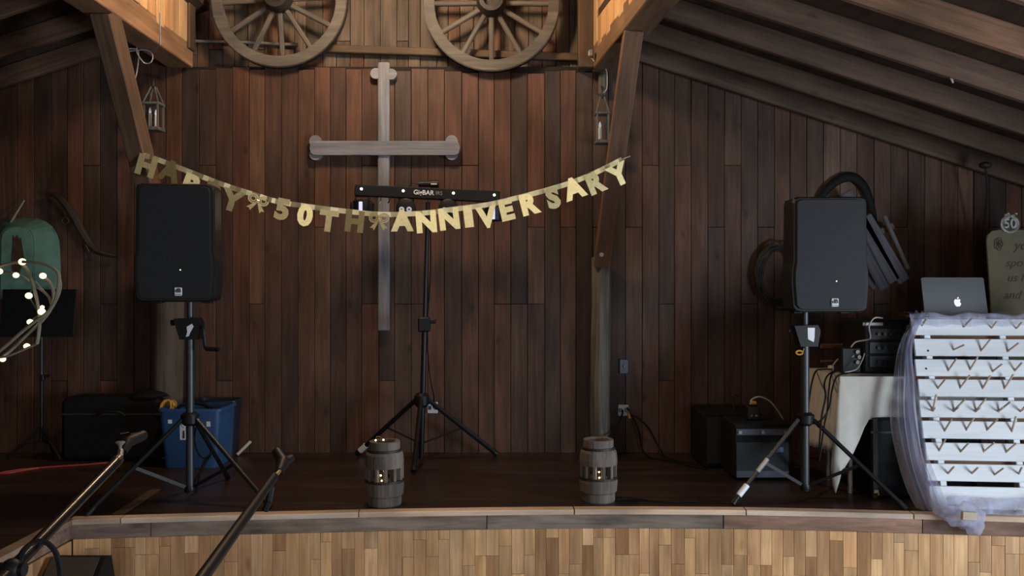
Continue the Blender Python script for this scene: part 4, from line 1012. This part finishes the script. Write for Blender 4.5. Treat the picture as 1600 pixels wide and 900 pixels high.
for k, q in enumerate(([(1300,577,5.15),(1285,577,5.2),(1275,580,5.25),(1268,600,5.0),(1262,640,4.92),(1255,660,4.9)],
          [(1313,578,5.1),(1295,585,4.99),(1288,600,4.86),(1290,620,4.81),(1284,650,4.79),(1280,700,4.8)],
          [(1316,580,5.0),(1300,584,4.95),(1295,610,4.83),(1293,640,4.8),(1288,665,4.79),(1280,720,4.8)],
          [(1325,583,4.97),(1308,588,4.9),(1300,610,4.83),(1296,635,4.8),(1285,655,4.79),(1270,662,4.83)])):
    cable([P(*a) for a in q], .005, M_blackcloth, 'black cable over the ivory cloth '+('draped from the table end to the stand pole','hanging straight down before the cloth','hanging lowest before the cloth beside the stand','bending back to the stand collar')[k], 'black cables over the table edge')
# laptop
t = thing('laptop', 'open silver laptop with a glowing fruit logo on the black case', 'laptop', P(1488,500,5.12))
lz = CAMZ-.185; a, b2 = P(1437,0,5.06), P(1537,0,5.06); hx = (a.x+b2.x)/2+.035; hw = (b2.x-a.x)/2-.002
bm = B(); box(bm, (hx,5.2,lz+.009), (2*hw,.24,.016), None, .004); put('base', bm, M_alu, t)
LM = Matrix.Translation((hx,5.075,lz+.016)) @ Matrix.Rotation(-.22,4,'X')      # lid leaning back over the keys
def rounded(w_, h_, r, n=5):
    o = []
    for qx, qz, a0 in ((1,1,0),(-1,1,90),(-1,-1,180),(1,-1,270)):
        for k in range(n+1):
            an = math.radians(a0+90*k/n); o.append((qx*(w_-r)+r*math.cos(an), h_+qz*(h_-r)+r*math.sin(an)))
    return o
bm = B(); lo = rounded(hw,.118,.012); prism(bm, [LM @ V((a,-.004,b2)) for a,b2 in lo], [LM @ V((a,.004,b2)) for a,b2 in lo]); lid = put('lid', bm, M_alu, t)
bm = B(); box(bm, (0,.0055,.118), (2*hw-.02,.002,.21)); bm.transform(LM); put('screen', bm, M_black, lid)
ap = [(0,.62),(.12,.70),(.30,.76),(.50,.70),(.62,.58),(.50,.44),(.44,.26),(.48,.06),(.66,-.10),(.60,-.28),(.46,-.52),(.28,-.70),(.14,-.72),(0,-.66),(-.14,-.72),(-.30,-.70),(-.52,-.44),(-.66,-.08),(-.68,.24),(-.58,.56),(-.38,.74),(-.18,.72)]
lf = [(.0,.80),(.02,.98),(.12,1.12),(.28,1.22),(.28,1.04),(.18,.88)]
bm = B()
for sh in (ap, lf):
    prism(bm, [LM @ V((.015+a*.030,-.0048,.082+b2*.030)) for a,b2 in sh], [LM @ V((.015+a*.030,-.0038,.082+b2*.030)) for a,b2 in sh])
put('fruit_logo', bm, M_logo, lid)
# sign and badge
SGD = 5.40
t = thing('kraft_sign', 'tan hand lettered sign board behind the pallet', 'sign', (P(1620,0,SGD).x, SGD, TZ+.01))
sp = [(1556,600),(1545,420),(1542,378),(1543,368),(1550,361),(1562,359),(1700,360),(1712,368),(1716,380),(1712,600)]
bm = B(); prism(bm, [P(a,min(b2, 450+F*.50/SGD),SGD) for a,b2 in sp], [P(a,min(b2, 450+F*.50/SGD),SGD)+V((0,.014,0)) for a,b2 in sp]); sg = put('board', bm, M_kraft, t)
for s_, px, py, sz in (('yo',1594,384,.085),('spot l',1592,411,.075),('us f',1586,434,.075),('and',1581,461,.075)):
    bm = text_bm(s_, sz, .0008, 0, .3); bm.transform(upright(P(px,py,SGD)+V((0,-.002,0)))); put('lettering', bm, M_ink, sg)
bm = B()
for k in range(5):
    c = P(1560+3*math.cos(k*1.257),381+5*math.sin(k*1.257),SGD-.002); tube(bm, [c+V((.016*math.cos(a*.785),0,.022*math.sin(a*.785))) for a in range(9)], .0022, 5, False)
put('flower_drawing', bm, M_ink, sg)
t = thing('fifty_badge', 'round silver glitter badge with the number 50 on the sign', 'badge', P(1578,363,SGD-.01))
c = P(1578,350,SGD-.01)
bm = B(); tube(bm, [c+V((.052*math.cos(a*math.pi/10),0,.048*math.sin(a*math.pi/10))) for a in range(21)], .011, 6, False); put('wreath', bm, M_silver, t)
for k in range(5):
    bm = B(); ball(bm, c+V((-.03+.016*k,-.004,.055+.008*math.sin(k*2))), .011, 1); put('bead', bm, M_silver, t)
bm = text_bm('50', .085, .004, .002); bm.transform(upright(c)); put('number', bm, M_silver, t)
bm = B(); flatdisc(bm, c, .045, SGD-.006, SGD-.003); put('backing', bm, M_ink, t)

# chair behind the table
t = thing('wooden_chair', 'old brown wooden chair mostly hidden behind the draped table', 'chair', (2.16,5.82,STAGE))
for x_, zt in ((2.02,1.28),(2.30,1.28)):
    bar('back_post', (x_,5.95,STAGE), (x_+.01,6.0,CAMZ+(450-536)/F*5.9), .03, .035, M_brace, t)
    bar('front_leg', (x_,5.62,STAGE), (x_,5.62,.94), .03, .03, M_brace, t)
bm = B(); box(bm, (2.16,5.78,.95), (.34,.38,.03), None, .008); put('seat', bm, M_brace, t)
for py in (541, 565): bar('back_rail', P(1272+10,py,5.97), P(1330,py,5.97), .02, .035 if py < 550 else .02, M_brace, t)

# black cases under the table
t = thing('equipment_trunk', 'black trunk with brass latch under the draped table', 'trunk', (2.33,5.02,STAGE))
bm = B(); box(bm, (2.33,5.03,STAGE+.225), (.62,.36,.45), None, .015); put('body', bm, M_blackcloth, t)
bm = B(); box(bm, (2.33,5.03,STAGE+.37), (.63,.37,.012)); put('lid_seam', bm, M_black, t)
bm = B(); c = P(1369,783,4.72)
c = V((P(1369,0,4.84).x, 4.84, STAGE+.04)); box(bm, c, (.028,.01,.020), None, .003); box(bm, c+V((.012,0,-.014)), (.008,.01,.014)); put('latch', bm, M_brass, t)
for x_ in (2.04,2.62):
    bm = B(); box(bm, (x_,4.853,STAGE+.225), (.03,.012,.45), None, .003); put('corner_trim', bm, M_iron, t)

# amplifier and subwoofer
AD = 5.30
t = thing('guitar_amplifier', 'black amplifier with blue badge beside the right stand', 'amplifier', (P(1190,0,AD).x, AD+.14, STAGE))
a, b2 = P(1146,660,AD), P(1236,776,AD); zt = a.z
cx = (a.x+b2.x)/2; ww = b2.x-a.x
bm = B(); box(bm, (cx,AD+.15,(STAGE+zt)/2+.006), (ww,.30,zt-STAGE-.012), None, .012); put('cabinet', bm, M_blackcloth, t)
bm = B(); box(bm, (cx,AD-.004,zt-.058), (ww-.03,.012,.042), None, .003); cp = put('control_panel', bm, M_plate, t)
for k in (-.14,0,.14):
    bm = B(); flatdisc(bm, V((cx+k,0,zt-.058)), .011, AD-.025, AD-.01, 10); put('knob', bm, M_conduit, cp)
bm = B(); box(bm, (cx,AD-.003,(STAGE+zt)/2-.035), (ww-.03,.012,zt-STAGE-.17), None, .003); put('grille', bm, plain('blue_black_grille', (.013,.017,.022), .7, scale=180, bump=.25), t)
bm = B(); box(bm, (cx+.10,AD-.012,STAGE+.19), (.055,.006,.034), None, .003); bd = put('badge', bm, M_bluelogo, t)
bm = text_bm('RT', .03, .001); bm.transform(upright((cx+.10,AD-.016,STAGE+.19))); put('badge_lettering', bm, plain('grey_ink', (.25,.3,.36)), bd)
bm = B(); box(bm, (cx,AD-.004,STAGE+.04), (ww-.03,.012,.045), None, .003); put('bottom_plate', bm, M_plate, t)
t = thing('subwoofer', 'black cabinet standing behind the amplifier', 'subwoofer', (P(1135,0,5.75).x, 5.85, STAGE))
a, b2 = P(1098,645,5.66), P(1192,0,5.66); bm = B(); box(bm, ((a.x+b2.x)/2,5.86,(STAGE+a.z)/2), (b2.x-a.x,.4,a.z-STAGE), None, .012); put('cabinet', bm, M_blackcloth, t)
bm = B(); box(bm, ((a.x+b2.x)/2,5.655,(STAGE+a.z)/2), (b2.x-a.x-.05,.014,a.z-STAGE-.06), None, .004); put('grille', bm, M_grille, t)
t = thing('stage_box', 'small black connector box with yellow plug on the amplifier', 'connector box', P(1175,657,5.42))
bm = B(); c = P(1175,645,5.42); box(bm, (c.x,5.42,zt+.045), (.075,.07,.085), None, .006); put('housing', bm, M_black, t)
for dx in (-.014,.014):
    bm = B(); flatdisc(bm, V((c.x+dx,0,zt+.03)), .007, 5.375, 5.386, 10); put('jack', bm, M_chrome, t)
bm = B(); box(bm, (c.x+.01,5.42,zt+.105), (.035,.03,.022), None, .006); put('yellow_cap', bm, M_yellow, t)
cable([V((c.x-.01,5.42,zt+.095)),P(1175,624,5.42),P(1187,620,5.42),P(1203,627,5.45),P(1216,643,5.48),P(1225,658,5.5)], .005, M_cord, 'pale cable arching from the connector box on the amplifier')
bm = B(); c = P(1147,640,5.8); tube(bm, spline([c+V((0,0,-.022)),c+V((0,0,.05)),c+V((-.01,0,.09)),c+V((.015,0,.10)),c+V((.02,0,.075))],4), .006, 6)
tag(put('cable_hook', bm, M_iron), 'small dark hooked wire standing on the black cabinet', 'hook')

# ------------------------------------------------------------------ white pallet with dowels
PB = V((655/F*4.58, 4.58, STAGE)); yaw = math.radians(-5)
U = V((math.cos(yaw), math.sin(yaw), 0)); Vv = V((0,.275,.961)); Vv = (Vv-U*Vv.dot(U)).normalized(); Nn = U.cross(Vv)     # towards the hall
if Nn.y > 0: Nn = -Nn
def hit(px, py, off=0.0):
    dr = P(px,py,1)-V((0,0,CAMZ)); o_ = V((0,0,CAMZ)); q = PB+Nn*off
    return o_+dr*((q-o_).dot(Nn)/dr.dot(Nn))
def vcoord(px, py): return (hit(px,py)-PB).dot(Vv)
t = thing('pallet_rack', 'white painted pallet with wooden pegs leaning at the stage edge', 'pallet', PB)
PM = Matrix((U, -Nn, Vv)).transposed().to_4x4(); PM.translation = PB
PW = 1.06
rows = [(498,523),(529,555.5),(561,587),(592,619),(624.5,651.5),(657,684.5),(691,718.7),(724,751),(759,789)]
rr = random.Random(8)
for k, (ya, yb) in enumerate(rows):
    px = 1417+38*(ya-500)/285+4; v1, v0 = vcoord(px,ya), vcoord(px,yb)
    if k == 8: v0 = .012
    bm = B(); box(bm, (0,0,0), (PW,.018,v1-v0), None, .003)
    me = bpy.data.meshes.new('slat'); bm.to_mesh(me); bm.free(); me.materials.append(M_pallet)
    o = bpy.data.objects.new('slat', me); COL.objects.link(o); o.parent = t
    M_ = PM @ Matrix.Translation((PW/2+rr.uniform(-.004,.004), .009, (v0+v1)/2)); M_.translation -= PB; o.matrix_local = M_; WL[o.name] = PB
TOPV = vcoord(1421,498)
for u_ in (.085, .49, .97):
    bm = B(); box(bm, (u_,.018+.03,TOPV/2), (.034,.06,TOPV-.005), None, .003); bm.transform(PM); put('stringer', bm, M_pallet, t)
for k in range(5):
    v_ = .06+k*(TOPV-.12)/4
    bm = B(); box(bm, (PW/2,.018+.068,v_), (PW,.016,.085), None, .003); bm.transform(PM); put('back_slat', bm, M_beam, t)
A = lambda L_, s_, ox, oy: [((a/s_+ox, b2/s_+oy),(c/s_+ox, d_/s_+oy)) for a,b2,c,d_ in L_]
pegs = A([(272,222,305,170),(562,232,628,165),(760,240,800,190),(935,243,975,195),(490,392,570,355),(685,402,752,318),(870,405,952,342),
  (455,540,515,452),(608,533,665,440),(765,545,835,490),(922,540,975,480),(382,663,435,598),(538,662,608,568),(697,665,752,572),(850,668,915,562),
  (348,820,372,705),(492,822,575,738),(648,825,722,732),(808,825,892,757),(962,825,1010,790)], 4.5, 1380, 460)
pegs += A([(390,140,438,60),(528,133,580,52),(660,133,730,60),(820,143,848,45),(355,265,398,188),(492,272,545,215),(640,272,710,212),(782,275,850,215),
  (412,410,452,365),(565,410,605,370),(708,418,768,375),(865,412,885,370),(318,10,330,-12),(450,12,480,-15),(590,15,620,-14),(735,15,765,-14),(878,12,905,-20)], 4.09, 1380, 640)
for (bx_, by_), (tx_, ty_) in pegs:
    p0 = hit(bx_,by_,-.004); p1 = hit(tx_,ty_,.058)
    bm = B(); cyl(bm, p0, p1, .0052, n=8); put('peg', bm, M_dowel, t, True)
for u_, v_ in ((.72,5),(.88,5),(.62,4),(.8,4),(.95,3),(.7,2),(.85,2),(.9,6),(.75,7),(.9,1)):     # pegs further along
    p0 = PB+U*u_+Vv*(TOPV*(v_+.45)/9); bm = B(); cyl(bm, p0, p0+Nn*.058+Vv*.06+U*.02, .0052, n=8); put('peg', bm, M_dowel, t, True)
for bx_, by_ in ((1450,548),(1447,576)):
    bm = B(); cyl(bm, hit(bx_,by_,-.001), hit(bx_,by_,.002), .006, n=8); put('screw_hole', bm, M_iron, t)

# ------------------------------------------------------------------ tulle
t = thing('tulle_drape', 'sheer lavender tulle draped over the white pallet', 'drape', P(1440,803,4.55))
Lc = spline([P(1432,484,4.95),P(1406,540,4.86),P(1395,600,4.80),P(1392,660,4.76),P(1404,720,4.72),P(1420,768,4.68),P(1440,806,4.60)],6)
Rc = spline([P(1436,490,4.86),P(1419,535,4.80),P(1424,590,4.76),P(1433,650,4.70),P(1442,710,4.65),P(1462,765,4.56),P(1476,806,4.51)],6)
def side(u, v):
    i = v*(len(Lc)-1); k = min(int(i), len(Lc)-2); f_ = i-k
    a = Lc[k].lerp(Lc[k+1], f_); b2 = Rc[k].lerp(Rc[k+1], f_)
    p = a.lerp(b2, u); w_ = math.sin(u*14+v*2.5)*.018*(0.3+v)+math.sin(u*31-v*4)*.006
    return p+V((0,w_,0))
bm = B(); grid(bm, side, 28, 36); put('side_panel', bm, M_tulle, t, True)
def side2(u, v):
    p = side(.25+.75*u, v); return p+V((.012,-.03-.012*math.sin(u*11+v*3),0))
bm = B(); grid(bm, side2, 22, 36); put('side_fold', bm, M_tulle, t, True)
pt0 = PB+Vv*TOPV
def top(u, v):
    # from the back edge, over the top, a little down the front
    back = pt0+U*(u*1.1-.02)-Nn*.15+V((0,0,.052+.03*u)); crest = pt0+U*(u*1.1-.01)+V((0,0,.020)); fr = pt0+U*(u*1.1)+Nn*.022-Vv*.045
    p = back.lerp(crest, v*2) if v < .5 else crest.lerp(fr, v*2-1)
    return p+V((0,0,.006*math.sin(u*40+v*6)))
bm = B(); grid(bm, top, 40, 8); put('top_panel', bm, M_tulle, t, True)
def top2(u, v):
    p = top(u, v*.72); return p+V((0,0,.012+.006*math.sin(u*23)))
bm = B(); grid(bm, top2, 40, 8); put('top_fold', bm, M_tulle, t, True)
def hemf(u, v):
    p = PB+U*(.06+u*1.05)+Nn*(.03+.05*v+.012*math.sin(u*30+v*5))+V((0,0,.075-.10*v*(1-.35*u)+.006*math.sin(u*17)))
    return p
bm = B(); grid(bm, hemf, 40, 8); put('hem_gather', bm, M_tulle, t, True)
def hemg(u, v):
    p = hemf(u, v*.9); return p+Nn*(.014+.008*math.sin(u*44))+V((0,0,-.004))
bm = B(); grid(bm, hemg, 40, 8); put('hem_fold', bm, M_tulle, t, True)
for cc, sc_, sd in ((P(1505,806,4.44),(1.25,.7,.85),1), (P(1520,822,4.42),(.62,.5,.62),2), (P(1478,803,4.46),(.8,.5,.45),3)):
    bm = B(); ball(bm, cc, .075, 4, sc_)
    for v in bm.verts:
        q = v.co-cc; v.co += q.normalized()*(mnoise.noise(q*22+V((sd*7,0,0)))*.026+mnoise.noise(q*55)*.006)
    put('knot', bm, M_tulle, t, True)
bm = B(); box(bm, P(1514,806,4.36), (.074,.02,.042), Matrix.Rotation(.05,3,'Y'), .003); put('knot_tag', bm, M_dowel, t)
